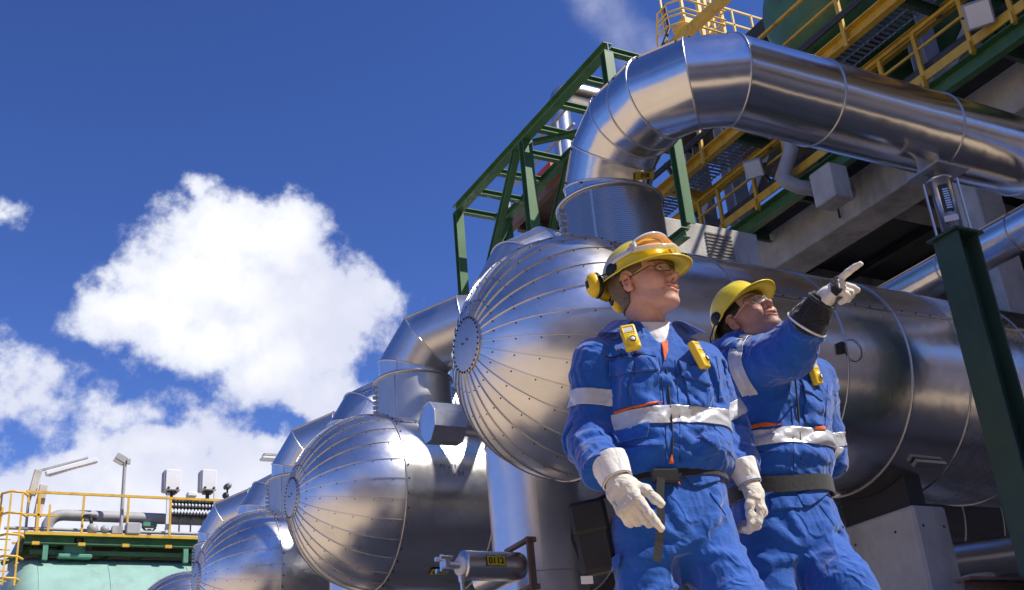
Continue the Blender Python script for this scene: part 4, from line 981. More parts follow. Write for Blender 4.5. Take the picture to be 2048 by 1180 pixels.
def rbox(p, c, h, r, R=None):
    q = p-np.array(c)
    if R is not None: q = q@np.array(R)
    q = np.abs(q)-(np.array(h)-r); return np.linalg.norm(np.maximum(q, 0), axis=1)+np.minimum(q.max(axis=1), 0)-r
def loft(p, sec, n=2.4):
    S_ = np.array(sec); zz = np.linspace(S_[0, 0], S_[-1, 0], 80)
    C_ = [np.convolve(np.pad(np.interp(zz, S_[:, 0], S_[:, j]), 4, 'edge'), np.hanning(11)[1:-1]/np.hanning(11)[1:-1].sum(), 'valid') for j in range(1, 5)]
    z = p[:, 2]; cx, cy, rx, ry = [np.interp(z, zz, c) for c in C_]
    u = np.abs((p[:, 0]-cx)/rx); v = np.abs((p[:, 1]-cy)/ry); k = (u**n+v**n)**(1/n)
    d = (k-1)*np.minimum(rx, ry); return np.maximum(d, np.maximum(z-zz[-1], zz[0]-z)*.9)
def folds(p, R, fr, amp, sd, warp=.6, sharp=2.0):
    "ridged creases; fr = frequency along the three columns of R"
    q = (p@np.array(R)) if R is not None else p
    q = q*np.array(fr); w = vnoise(q*.55+3.7, sd+9)-.5; w2 = vnoise(q*.55+8.1, sd+5)-.5
    q = q+np.stack([w, w2, w-w2], 1)*warp*2; n = vnoise(q, sd); r = 1-np.abs(2*n-1)*1.0
    return amp*(np.clip(r, 0, 1)**sharp-.35)
def surf(fn, lo, hi, h, refine=1):
    lo = np.array(lo, float); hi = np.array(hi, float); B = 6
    nb = np.ceil((hi-lo)/(h*B)).astype(int); n = nb*B
    bc = np.stack(np.meshgrid(*[np.arange(k) for k in nb], indexing='ij'), -1).reshape(-1, 3)
    dc = fn(lo+(bc*B+B/2-.5)*h); act = np.abs(dc) < h*B*1.35+.012
    val = np.repeat(np.repeat(np.repeat(np.where(dc.reshape(nb) > 0, 1.0, -1.0), B, 0), B, 1), B, 2).astype(f32)
    ab = bc[act]; off = np.stack(np.meshgrid(*[np.arange(B)]*3, indexing='ij'), -1).reshape(-1, 3)
    ii = (ab[:, None, :]*B+off[None]).reshape(-1, 3)
    out = np.empty(len(ii), f32)
    for s in range(0, len(ii), 200000): out[s:s+200000] = fn(lo+ii[s:s+200000]*h)
    val[ii[:, 0], ii[:, 1], ii[:, 2]] = out
    sg = val < 0; c = [slice(None, -1), slice(1, None)]
    cnt = sum(sg[c[i], c[j], c[k]].astype(np.int8) for i in (0, 1) for j in (0, 1) for k in (0, 1))
    cell = np.argwhere((cnt > 0) & (cnt < 8)); idx = np.full(cnt.shape, -1, np.int64); idx[tuple(cell.T)] = np.arange(len(cell))
    acc = np.zeros((len(cell), 3)); wt = np.zeros(len(cell))
    cs = [(i, j, k) for i in (0, 1) for j in (0, 1) for k in (0, 1)]
    for a in cs:
        for ax in range(3):
            if a[ax]: continue
            b = list(a); b[ax] = 1
            va = val[tuple((cell+a).T)]; vb = val[tuple((cell+b).T)]; m_ = (va < 0) != (vb < 0)
            t = np.where(m_, va/np.where(np.abs(va-vb) < 1e-9, 1, va-vb), 0)
            P = cell+np.array(a, float); P[:, ax] += t; acc[m_] += P[m_]; wt[m_] += 1
    V = lo+(acc/np.maximum(wt, 1)[:, None])*h
    F_ = []
    for ax in range(3):
        b, c2 = (ax+1) % 3, (ax+2) % 3; s0 = [slice(None)]*3; s1 = [slice(None)]*3; s0[ax] = slice(None, -1); s1[ax] = slice(1, None)
        x = np.argwhere(sg[tuple(s0)] != sg[tuple(s1)]); ok = (x[:, b] > 0) & (x[:, c2] > 0) & (x[:, b] < n[b]-1) & (x[:, c2] < n[c2]-1); x = x[ok]
        ins = sg[tuple(x.T)]; eb = np.zeros(3, int); eb[b] = 1; ec = np.zeros(3, int); ec[c2] = 1
        q = np.stack([idx[tuple((x-eb-ec).T)], idx[tuple((x-ec).T)], idx[tuple(x.T)], idx[tuple((x-eb).T)]], 1)
        q[~ins] = q[~ins][:, ::-1]; F_.append(q)
    F_ = np.concatenate(F_); F_ = F_[(F_ >= 0).all(1)]
    for _ in range(refine):
        e = h*.5; d0 = fn(V); g = np.stack([fn(V+np.eye(3)[i]*e)-d0 for i in range(3)], 1)/e
        V = V-g*(d0/np.maximum((g*g).sum(1), .3))[:, None].clip(-h, h)
    return V, F_
def mesh_obj(name, V, Fc, m, parent, label=None, smooth=True, attr=None):
    me = bpy.data.meshes.new(name); me.from_pydata(V.tolist() if hasattr(V, 'tolist') else V, [], Fc.tolist() if hasattr(Fc, 'tolist') else Fc)
    me.materials.append(m); me.polygons.foreach_set('use_smooth', [smooth]*len(me.polygons)); me.update()
    if attr is not None:
        a = me.color_attributes.new('tint', 'FLOAT_COLOR', 'POINT'); a.data.foreach_set('color', np.concatenate([attr, np.ones((len(attr), 1))], 1).astype(f32).ravel())
    o = bpy.data.objects.new(name, me); COL.objects.link(o)
    if parent is not None: o.parent = parent
    o['_w'] = [0.0, 0.0, 0.0]
    if label: o['label'] = label
    return o
import bmesh
def patch(src, planes, keep, off, m, name, parent, thick=.003, label=None, largest=True):
    "cut a piece out of a garment's surface with planes, lift it off and give it thickness"
    bm = bmesh.new(); bm.from_mesh(src.data); bm.normal_update()
    cen = np.array([f.calc_center_median() for f in bm.faces]); nor = np.array([f.normal for f in bm.faces]); k = keep(cen, nor)
    bmesh.ops.delete(bm, geom=[f for f, q in zip(list(bm.faces), k) if not q], context='FACES')
    for co, no in planes:
        bmesh.ops.bisect_plane(bm, geom=bm.verts[:]+bm.edges[:]+bm.faces[:], plane_co=co, plane_no=no, clear_outer=True)
    if largest:
        seen = set(); comps = []
        for f in bm.faces:
            if f in seen: continue
            st = [f]; seen.add(f); comp = []
            while st:
                q = st.pop(); comp.append(q)
                for e in q.edges:
                    for h in e.link_faces:
                        if h not in seen: seen.add(h); st.append(h)
            comps.append(comp)
        if len(comps) > 1:
            comps.sort(key=len); bmesh.ops.delete(bm, geom=[f for c in comps[:-1] for f in c], context='FACES')
    bm.normal_update()
    N = {v: v.normal.copy() for v in bm.verts}
    for v in bm.verts: v.co += N[v]*off
    if thick: 
        ext = bmesh.ops.extrude_face_region(bm, geom=bm.faces[:]); vs = [g for g in ext['geom'] if isinstance(g, bmesh.types.BMVert)]
        for v in vs: v.co += v.normal*thick
        bmesh.ops.recalc_face_normals(bm, faces=bm.faces)
    me = bpy.data.meshes.new(name); bm.to_mesh(me); bm.free()
    me.polygons.foreach_set('use_smooth', [True]*len(me.polygons)); me.materials.append(m)
    o = bpy.data.objects.new(name, me); COL.objects.link(o); o.parent = parent; o['_w'] = [0.0, 0.0, 0.0]
    if label: o['label'] = label
    return o
def poly_planes(poly, ax=(0, 2)):
    "bisecting planes for a convex polygon given in two of the body axes (anticlockwise)"
    P = [np.array(q, float) for q in poly]; out = []
    ar = sum(P[i][0]*P[(i+1) % len(P)][1]-P[(i+1) % len(P)][0]*P[i][1] for i in range(len(P)))
    if ar < 0: P = P[::-1]
    for i in range(len(P)):
        a, b = P[i], P[(i+1) % len(P)]; e = b-a; co = [0, 0, 0]; no = [0, 0, 0]
        co[ax[0]], co[ax[1]] = a; no[ax[0]], no[ax[1]] = e[1], -e[0]; out.append((tuple(co), tuple(no)))
    return out
# ---------------------------------------------------------------- cloth, skin and kit materials
def cloth(name, col, weave=900, amp=.0009, shade=.14, rough=.82, crease=True):
    m = bpy.data.materials.new(name); m.use_nodes = True; t = NT(m.node_tree); b = t.n['Principled BSDF']; b.inputs['Roughness'].default_value = rough
    b.inputs['Sheen Weight'].default_value = .4; b.inputs['Sheen Roughness'].default_value = .5; b.inputs['Specular IOR Level'].default_value = .25
    tc = t.node('ShaderNodeTexCoord'); O = tc.outputs['Object']; n1 = t.noise(O, 16, 5, .65); n2 = t.noise(O, 60, 4, .6); n3 = t.noise(O, 4, 2, .5)
    f = t.m('ADD', t.m('MULTIPLY', n1, .6), t.m('MULTIPLY', n3, .4)); lo = tuple(c*(1-shade) for c in col); hi = tuple(min(1, c*(1+shade)) for c in col)
    t.link(t.mix(t.mapr(f, .35, .65, 0, 1), lo, hi), b.inputs['Base Color'])
    w = t.node('ShaderNodeTexWave', wave_type='BANDS', bands_direction='DIAGONAL'); w.inputs['Scale'].default_value = weave/6.28; t.link(O, w.inputs['Vector'])
    # creases: soft ridged noise
    wn = t.node('ShaderNodeTexNoise'); wn.inputs['Scale'].default_value = 5; wn.inputs['Detail'].default_value = 2; wn.inputs['Distortion'].default_value = 1.6; t.link(O, wn.inputs['Vector'])
    rd = t.m('ABSOLUTE', t.m('SUBTRACT', wn.outputs['Fac'], .5)); ridge = t.mapr(rd, 0, .11, 1, 0, True)
    h = t.m('ADD', t.m('MULTIPLY', n2, amp*2.2), t.m('MULTIPLY', w.outputs['Fac'], amp*.25))
    if crease: h = t.m('ADD', h, t.m('MULTIPLY', ridge, amp*4.6)); h = t.m('ADD', h, t.m('MULTIPLY', n1, amp*6))
    bn = t.node('ShaderNodeBump'); bn.inputs['Distance'].default_value = 1; bn.inputs['Strength'].default_value = 1; t.link(h, bn.inputs['Height']); t.link(bn.outputs[0], b.inputs['Normal'])
    return m
M['blue'] = cloth('blue_workwear_cloth', (.010, .096, .44))
M['orange_cloth'] = cloth('orange_workwear_cloth', (.75, .13, .02), crease=False)
M['reflective'] = mat('reflective_tape', (.62, .63, .66), .38, .25, bump=(40, .002), var=.10, vscale=25)
M['webbing'] = cloth('black_webbing', (.012, .012, .014), crease=False)
M['white_cotton'] = cloth('white_cotton', (.80, .80, .82), amp=.0006)
M['leather'] = cloth('pale_glove_leather', (.74, .68, .58), weave=300, amp=.0011, shade=.16, rough=.7)
M['canvas'] = cloth('white_glove_canvas', (.82, .80, .76), amp=.0006, shade=.08)
M['black_glove'] = cloth('black_glove_fabric', (.018, .018, .024), amp=.0008)
M['black_pouch'] = mat('black_pouch_leather', (.016, .016, .017), .55, bump=(90, .001), var=.3, vscale=9)
M['helmet'] = mat('yellow_helmet_plastic', (.84, .66, .030), .30, var=.05, vscale=14, bump=(60, .0004), Coat_Weight=.25, Coat_Roughness=.2)
M['cup'] = mat('yellow_cup_plastic', (.84, .56, .015), .32, var=.05, vscale=20)
M['black_plastic'] = mat('black_plastic', (.014, .014, .015), .4)
M['det'] = mat('yellow_detector_plastic', (.85, .58, .03), .35, var=.05, vscale=40)
M['band'] = mat('helmet_headband', (.62, .40, .25), .6)
M['eye'] = mat('eye_white', (.80, .77, .74), .15); M['iris'] = mat('eye_iris', (.05, .07, .08), .1)
M['teeth'] = mat('teeth', (.80, .76, .68), .25)
def clear(name, col, alpha, rough=.03):
    m = bpy.data.materials.new(name); m.use_nodes = True; t = NT(m.node_tree); t.n.clear(); o = t.node('ShaderNodeOutputMaterial'); tr = t.node('ShaderNodeBsdfTransparent'); tr.inputs[0].default_value = (*col, 1)
    gl = t.node('ShaderNodeBsdfPrincipled'); gl.inputs['Base Color'].default_value = (*col, 1); gl.inputs['Roughness'].default_value = rough
    mx = t.node('ShaderNodeMixShader'); fr = t.node('ShaderNodeFresnel'); fr.inputs[0].default_value = 1.22; t.link(t.m('ADD', fr.outputs[0], alpha, clamp=True), mx.inputs[0]); t.link(tr.outputs[0], mx.inputs[1]); t.link(gl.outputs[0], mx.inputs[2]); t.link(mx.outputs[0], o.inputs[0])
    return m
M['clear'] = clear('clear_lens', (.95, .96, .97), .03); M['clear_frame'] = clear('clear_goggle_frame', (.9, .9, .9), .55, .15); M['orange_lens'] = clear('orange_goggle_lens', (1.0, .58, .20), .16, .06)
def skinmat(name):
    m = bpy.data.materials.new(name); m.use_nodes = True; t = NT(m.node_tree); b = t.n['Principled BSDF']
    at_ = t.node('ShaderNodeAttribute', attribute_name='tint'); tc = t.node('ShaderNodeTexCoord'); n = t.noise(tc.outputs['Object'], 110, 4, .6); n1 = t.noise(tc.outputs['Object'], 22, 4, .6)
    n4 = t.noise(tc.outputs['Object'], 420, 3, .7); k = t.m('ADD', t.m('ADD', t.mapr(n, .3, .7, .92, 1.06), t.mapr(n1, .3, .7, -.12, .12)), t.mapr(n4, .35, .65, -.05, .05)); cc = t.node('ShaderNodeCombineColor')
    for i in range(3): t.link(k, cc.inputs[i])
    t.link(t.mix(1.0, at_.outputs['Color'], cc.outputs[0], 'MULTIPLY'), b.inputs['Base Color'])
    b.inputs['Roughness'].default_value = .54; b.inputs['Subsurface Weight'].default_value = .12; b.inputs['Subsurface Radius'].default_value = (1, .35, .2); b.inputs['Subsurface Scale'].default_value = .006
    bn = t.node('ShaderNodeBump'); bn.inputs['Distance'].default_value = .0011; t.link(n, bn.inputs['Height']); t.link(bn.outputs[0], b.inputs['Normal'])
    return m
M['skin'] = skinmat('skin')
M['hair_light'] = mat('short_fair_hair', (.17, .12, .085), .6, bump=(300, .003), var=.3, vscale=90); M['hair_dark'] = mat('short_dark_hair', (.020, .016, .014), .5, bump=(300, .003), var=.3, vscale=90)
# ---------------------------------------------------------------- head
def head_sdf(p, mouth=.0045):
    y = np.abs(p[:, 1]); q = np.stack([p[:, 0], y, p[:, 2]], 1)
    d = ell(p, (-.014, 0, .036), (.102, .078, .096))
    d = smin(d, ell(p, (.034, 0, -.028), (.062, .060, .088)), .035)
    d = smin(d, cap(q, (-.008, .054, -.060), (.066, .020, -.104), .020, .016), .030)
    d = smin(d, ell(p, (.034, 0, -.078), (.050, .044, .030)), .025)
    d = smin(d, ell(p, (.080, 0, -.104), (.018, .022, .017)), .020)
    d = smin(d, ell(q, (.060, .045, -.020), (.026, .020, .020)), .025)
    d = smin(d, cap(q, (.090, .008, .024), (.076, .046, .024), .010, .008), .016)
    d = smax(d, -ell(q, (.104, .032, .003), (.020, .019, .014)), .014)
    # nose
    d = smin(d, cap(p, (.090, 0, .016), (.116, 0, -.028), .0075, .0100), .012)
    d = smin(d, ell(p, (.117, 0, -.031), (.012, .0115, .0105)), .006)
    d = smin(d, ell(q, (.102, .0135, -.035), (.012, .0085, .0085)), .006)
    d = smax(d, -ell(q, (.112, .0065, -.042), (.0065, .0042, .004)), .003)
    # mouth region
    d = smin(d, ell(p, (.076, 0, -.066), (.028, .034, .028)), .014)
    arc = .105-y*y*9.0
    up = np.sqrt(((p[:, 0]-(arc-.0035))/1.0)**2+((p[:, 2]+.0630-y*.20)/.95)**2)-.0047+np.maximum(y-.023, 0)*.5
    lw = np.sqrt(((p[:, 0]-(arc-.0045))/1.0)**2+((p[:, 2]+.0785-y*.36)/.95)**2)-.0056+np.maximum(y-.022, 0)*.5
    d = smin(d, np.maximum(up, y-.031), .006); d = smin(d, np.maximum(lw, y-.029), .006)
    mo = ell(np.stack([p[:, 0], p[:, 1], p[:, 2]-y*.28], 1), (.098, 0, -.0716), (.020, .0300, mouth))
    d = smax(d, -chain(q, [np.array((.104, .019, -.036)), np.array((.092, .031, -.050)), np.array((.080, .036, -.066))], [.0015, .0030, .0012], .003), .008)
    d = smin(d, ell(q, (.076, .043, -.038), (.018, .016, .015)), .018)
    d = smax(d, -mo, .0025)
    # eyelids
    d = smin(d, np.maximum(ell(q, (.0835, .032, .003), (.0150, .0160, .0135)), -np.maximum(ell(q, (.094, .032, .0015), (.016, .0135, .0062)), -1)), .004)
    # ears
    Re = np.array([[.96, -.28, 0], [.28, .96, 0], [0, 0, 1.0]])
    e = ell(q, (-.014, .0815, -.004), (.0195, .0075, .0325), Re)
    e = smax(e, -ell(q, (-.010, .0895, .002), (.0120, .0080, .0210), Re), .004)
    e = smin(e, ell(q, (-.006, .080, -.028), (.009, .006, .010)), .006); e = smin(e, ell(q, (.001, .0795, -.006), (.005, .005, .008)), .005)
    d = smin(d, e, .006)
    return d
def build_person(nm, label, fr, P):
    (ol, od), yaw = fr; ps = R_(yaw)
    root = bpy.data.objects.new('person', None); COL.objects.link(root); root.empty_display_size = .2
    w = _rh*ol+_fh*od; bxw = math.cos(ps)*_rh+math.sin(ps)*_fh
    root.location = (w[0], w[1], 0); root.rotation_euler = (0, 0, math.atan2(bxw[1], bxw[0])); root['_w'] = [0.0, 0.0, 0.0]
    tag(root, label, 'person'); 
    bx = np.array([math.cos(ps), math.sin(ps), 0]); by = np.array([-math.sin(ps), math.cos(ps), 0]); o = np.array([ol, od, 0])
    def loc(v): return np.array([v@bx, v@by, v[2]])
    camb = loc(np.array([0, 0, HC])-o)
    def rayb(px, py):
        r = ray(px, py); return loc(np.array([r@_rh, r@_fh, r[2]]))
    def B(px, py, off): r = rayb(px, py); t_ = (off-camb[1])/r[1]; return camb+t_*r
    def hit(fn, px, py):
        r = rayb(px, py); t_ = 2.2
        for _ in range(70):
            d = float(fn((camb+r*t_)[None])[0])
            if d < .0012: break
            t_ += d*.8
        return camb+r*t_
    root_ctx = dict(root=root, B=B, hit=hit, camb=camb, rayb=rayb, loc=loc); return root_ctx
def grad(fn, p, e=.004):
    d0 = fn(p[None])[0]; g = np.array([fn((p+np.eye(3)[i]*e)[None])[0]-d0 for i in range(3)]); return g/np.linalg.norm(g)
def hframe(ctx, yaw, pitch, roll, bodyyaw):
    "columns: forward, left, up of the head in the body frame"
    a, b, c = R_(yaw), R_(pitch), R_(roll)
    fl = np.array([math.sin(a)*math.cos(b), -math.cos(a)*math.cos(b), math.sin(b)]); lf = np.array([math.cos(a), math.sin(a), 0]); up = np.cross(fl, lf)
    l2 = lf*math.cos(c)+up*math.sin(c); u2 = -lf*math.sin(c)+up*math.cos(c)
    return np.stack([ctx['loc'](fl), ctx['loc'](l2), ctx['loc'](u2)], 1)
def build_head(ctx, Hc, Rh, P, body_extra):
    root = ctx['root']; hs = P.get('hscale', 1.0); sk = np.array(P['skin']); toW = lambda q: Hc+hs*(np.asarray(q)@Rh.T)
    neck0 = np.array(P['neck']); nk0 = (Rh.T@(neck0-Hc))/hs
    def fn(p): return smin(head_sdf(p, P.get('mouth', .0045)), cap(p, (-.028, 0, -.055), nk0, .058, .066), .025)
    V, Fc = surf(fn, (-.14, -.11, -.17), (.15, .11, .15), .0030)
    y = np.abs(V[:, 1]); C_ = np.tile(sk, (len(V), 1))
    def blend(mask, col): C_[:] = C_*(1-mask[:, None])+np.array(col)*mask[:, None]
    g = lambda c, r: np.exp(-(((np.stack([V[:, 0], y, V[:, 2]], 1)-np.array(c))/np.array(r))**2).sum(1))
    blend(.45*g((.075, .045, -.025), (.03, .025, .022)), sk*np.array([1.08, .78, .74])); blend(.5*g((.118, 0, -.033), (.014, .014, .012)), sk*np.array([1.05, .74, .70])); blend(.6*g((-.012, .085, 0), (.03, .012, .035)), sk*np.array([1.05, .70, .64]))
    if P.get('stubble'): blend(P['stubble']*np.clip(g((.07, .02, -.09), (.05, .05, .03))*1.4, 0, 1), sk*np.array([.62, .58, .60]))
    lip = np.exp(-(((V[:, 2]+.071-y*.28)/.0085)**2)**2)*(V[:, 0] > .085)*(y < .026-.0)*np.exp(-((y/.024)**4)); blend(.5*lip, sk*np.array([.90, .58, .54]))
    brow = np.exp(-(((V[:, 2]-(.0235+.004*np.cos(y*60)))/.0038)**2))*np.exp(-(((y-.032)/.020)**4))*(V[:, 0] > .06); blend(.75*brow, np.array(P['browcol']))
    ins = (fn(V+np.array([.004, 0, 0])) < -.002)*1.0
    VB, FB = body_extra
    W_ = toW(V); Vall = np.concatenate([W_, VB]); Fall = np.concatenate([Fc, FB+len(V)]); Call = np.concatenate([C_, np.tile(sk, (len(VB), 1))])
    body = mesh_obj('body', Vall, Fall, M['skin'], root, attr=Call)
    def hp(name, mb, m, par=root, label=None):
        q = MB(); q.v = [tuple(a) for a in toW(np.array(mb.v))]; q.f = mb.f; q.mi = mb.mi; q.sm = mb.sm; return q.build(name, m, par, label)
    for s in (-1, 1):
        mb = MB(); mb.sphere((.0820, s*.032, .0015), .0132, 12); e = hp('eye', mb, M['eye'])
        mb = MB(); gz = np.array(P.get('gaze', (1, 0, .1))); gz = gz/np.linalg.norm(gz); c = np.array((.0820, s*.032, .0015))+gz*.0115; mb.lathe([(-.002, .0062), (.0012, .0055), (.0022, .0005)], c, gz, 16); hp('iris', mb, M['iris'], e)
    if P.get('teeth'):
        mb = MB(); mb.box((.090, 0, -.0660), (.012, .030, .008), bev=.003); hp('teeth', mb, M['teeth'])
    # hair: thin shell on sides and back of the head
    def hfn(p):
        d = fn(p)-.0055-.002*vnoise(p*260, 3); reg = np.maximum.reduce([p[:, 0]-(.010+.040*np.clip((p[:, 2]-.008)/.014, 0, 1)-.35*np.abs(np.minimum(p[:, 2], 0))-(p[:, 2] < -.01)*.02), -.055-p[:, 2]+np.maximum(p[:, 0], -.06)*.25, p[:, 2]-.09, .045-np.abs(p[:, 1])-np.maximum(-p[:, 0], 0)*1.5])
        ear = ell(np.stack([p[:, 0], np.abs(p[:, 1]), p[:, 2]], 1), (-.012, .085, -.006), (.030, .022, .042))
        return np.maximum(np.maximum(d, reg), -ear)
    Vh, Fh = surf(hfn, (-.15, -.11, -.10), (.08, .11, .12), .0035); mesh_obj('hair', toW(Vh), Fh, P['hair'], root)
    # ---- hard hat
    T = P.get('hat_tilt', 0); ct, st = math.cos(T), math.sin(T); Rt = np.array([[ct, 0, -st], [0, 1, 0], [st, 0, ct]]); hat0 = np.array(P.get('hat_off', (-.006, 0, .030)))
    hat = lambda q: (np.asarray(q)@Rt.T)+hat0
    HK = P.get('hatk', 1.0)
    def rim(th): return HK*(.122*math.cos(th) if math.cos(th) > 0 else .126*math.cos(th)), HK*.100*math.sin(th), .018+.006*math.cos(th)
    NT_, NS = 72, 18; V = []; 
    for k in range(NT_):
        th = 2*math.pi*k/NT_; x0, y0, z0 = rim(th)
        wv = .010+.050*max(0, math.cos(th))**1.5+.014*max(0, -math.cos(th))**1.2
        ex, ey_ = math.cos(th), math.sin(th); col_ = []
        drop = .16 if math.cos(th) > 0 else .5
        col_.append((x0+ex*(wv+.000), y0+ey_*(wv), z0-wv*drop-.004)); col_.append((x0+ex*(wv+.002), y0+ey_*(wv+.002), z0-wv*drop)); col_.append((x0+ex*wv*.55, y0+ey_*wv*.55, z0-wv*drop*.35)); col_.append((x0+ex*.004, y0+ey_*.004, z0+.001))
        for s in range(1, NS+1):
            a = s/NS*math.pi/2; r = max(math.cos(a), 0)**.82; zz = z0*(1-s/NS)+.018*(s/NS)+.118*math.sin(a)
            x, y_ = x0*r, y0*r
            zz += .007*math.exp(-(y_/.018)**2)*min(1, s/5)*(1 if s < NS else 1); 
            for yy in (.05, -.05): zz += .003*math.exp(-((y_-yy)/.008)**2)*min(1, s/6)
            col_.append((x, y_, zz))
        V.append(col_)
    n = NS+4; VV = np.array(V).reshape(-1, 3); Fq = [(k*n+i, ((k+1) % NT_)*n+i, ((k+1) % NT_)*n+i+1, k*n+i+1) for k in range(NT_) for i in range(n-1)]
    o = mesh_obj('hard_hat', toW(hat(VV)), Fq, M['helmet'], root)
    mo = o.modifiers.new('s', 'SOLIDIFY'); mo.thickness = .0028; mo.offset = -1
    def hh(name, mb, m, label=None):
        mb.v = [tuple(a) for a in hat(np.array(mb.v))]; return hp(name, mb, m, o, label)
    mb = MB(); V = []
    for k in range(48):
        th = 2*math.pi*k/48
        for zz in (-.016, .016): V.append((.100*math.cos(th)-.002, .083*math.sin(th), .012+zz+.004*math.cos(th)))
    mb.add(V, [(2*k, 2*((k+1) % 48), 2*((k+1) % 48)+1, 2*k+1) for k in range(48)], 0, True); hh('headband', mb, M['band'])
    # side clip
    for s in (-1, 1):
        mb = MB(); mb.sphere((-.034, s*.098, .034), (.026, .014, .026), 10); mb.box((-.034, s*.106, .024), (.024, .012, .04), None, 0, .004); hh('side_clip', mb, M['black_plastic'])
    for (c, nrm, sz) in P['cups']:
        c = np.array(c); nrm = np.array(nrm, float); nrm /= np.linalg.norm(nrm); u = np.array([0, 0, 1.0])-nrm*nrm[2]; u /= np.linalg.norm(u); v = np.cross(u, nrm); A = np.stack([v, u, nrm], 1)
        mb = MB(); mb.sphere((0, 0, 0), (.030, .043, .024), 14); mb.v = [tuple(A@np.array(q)*sz+c) for q in mb.v]; cu = hh('earmuff', mb, M['cup'])
        mb = MB(); mb.lathe([(-.026, .0005), (-.024, .026), (-.014, .033), (-.004, .0305), (.000, .026)], (0, 0, 0), (0, 0, 1), 28); mb.v = [tuple(A@(np.array(q)*np.array([1, 1.38, 1]))*sz+c) for q in mb.v]; mb.v = [tuple(np.array(q)) for q in mb.v]
        hh('ear_cushion', mb, M['black_plastic'])
        cl = np.array((-.036, math.copysign(.104, P.get('cupside', c[1])), .026)); 
        mb = MB()
        for off in (-.012, .012): mb.tube([cl+np.array([off*.4, 0, 0]), (cl+c)/2+np.array([-.02, math.copysign(.02, c[1]), .005]), c+nrm*.022*sz+u*off], .0024, 8)
        mb.beam(c+nrm*.024*sz-u*.012, c+nrm*.024*sz+u*.012, .012, .006, up=nrm); hh('cup_arm', mb, M['black_plastic'])
    if P.get('goggles'):
        NA, NZ = 30, 8; V = []
        def gl(th, f, dr):
            x0, y0, z0 = rim(th); a = (.10+.62*f)*math.pi/2*.78; r = math.cos(a)**.82
            return (x0*r+math.cos(th)*dr, y0*r+math.sin(th)*dr, z0+.118*math.sin(a)+dr*.4)
        ths = np.linspace(-1.05, 1.05, NA)
        def shape(i, j):
            th = ths[i]; e = abs(th)/1.05; lo = .16+.10*e**3+.10*math.exp(-(th/.16)**2); hi_ = .98-.34*e**2.5
            return gl(th, lo+(hi_-lo)*j/(NZ-1), .026-.010*e**2)
        for i in range(NA):
            for j in range(NZ): V.append(shape(i, j))
        mb = MB(); mb.add(V, [(i*NZ+j, (i+1)*NZ+j, (i+1)*NZ+j+1, i*NZ+j+1) for i in range(NA-1) for j in range(NZ-1)], 0, True); gg = hh('goggles', mb, M['orange_lens'])
        mb = MB(); ring = [shape(i, 0) for i in range(NA)]+[shape(NA-1, j) for j in range(1, NZ)]+[shape(i, NZ-1) for i in range(NA-2, -1, -1)]+[shape(0, j) for j in range(NZ-2, 0, -1)]
        mb.ringbead(ring, .0062, 0, 8)
        ring2 = [np.array(q)-np.array([math.cos(0), 0, .4])*.012 for q in ring]; mb.ringbead(ring2, .005, 0, 8)
        NR = len(ring); mb.add([tuple(q) for q in ring]+[tuple(q) for q in ring2], [(i, (i+1) % NR, NR+(i+1) % NR, NR+i) for i in range(NR)], 0, True)
        hh('goggle_frame', mb, M['clear_frame'])
        for s in (-1, 1):
            V = []; K = 16
            for i in range(K+1):
                f = i/K; th = s*(1.05+(2.05-1.05)*f)
                for dz in (-.011, .011):
                    x, y_, z_ = gl(th, .42-.20*f, .006); V.append((x, y_, z_+dz))
            mb = MB(); mb.add(V, [(2*i, 2*i+2, 2*i+3, 2*i+1) for i in range(K)], 0, True); so_ = hh('goggle_strap', mb, M['reflective'])
            md = so_.modifiers.new('s', 'SOLIDIFY'); md.thickness = .002
            mb = MB(); a_ = gl(s*1.12, .42, .012); mb.box(a_, (.018, .012, .030), None, 0, .003); hh('goggle_buckle', mb, M['grey_paint'])
    # ---- glasses
    mb = MB(); mf = MB(); w_, hgt = P.get('lens', (.025, .015))
    for s in (-1, 1):
        ring = []
        for k in range(32):
            a = 2*math.pi*k/32; cx, sx = math.cos(a), math.sin(a); ux = math.copysign(abs(cx)**.75, cx)*w_; uz = math.copysign(abs(sx)**.75, sx)*hgt
            yy = s*.033+ux*s; ring.append((.112-(abs(yy))**2*9.0+.004, yy, -.002+uz))
        c = tuple(np.mean(np.array(ring), 0)+np.array([.0015, 0, 0])); mb.add(ring+[c], [(k, (k+1) % 32, 32) for k in range(32)], 0, True)
        mf.ringbead(ring, P.get('wire', .0012), 0, 6)
        yo_ = s*(.033+w_); mf.tube([(.112-yo_**2*9+.004, yo_, .004), (.085, s*.074, .006), (.02, s*.0815, .006), (-.02, s*.083, .004), (-.030, s*.083, -.012)], P.get('wire', .0012)*1.15, 6)
    mf.tube([(.116, -.009, .002), (.119, 0, .005), (.116, .009, .002)], P.get('wire', .0012)*1.1, 6)
    g_ = hp('glasses', mf, P.get('framemat', M['black_plastic'])); hp('lens', mb, M['clear'], g_)
    return body, o
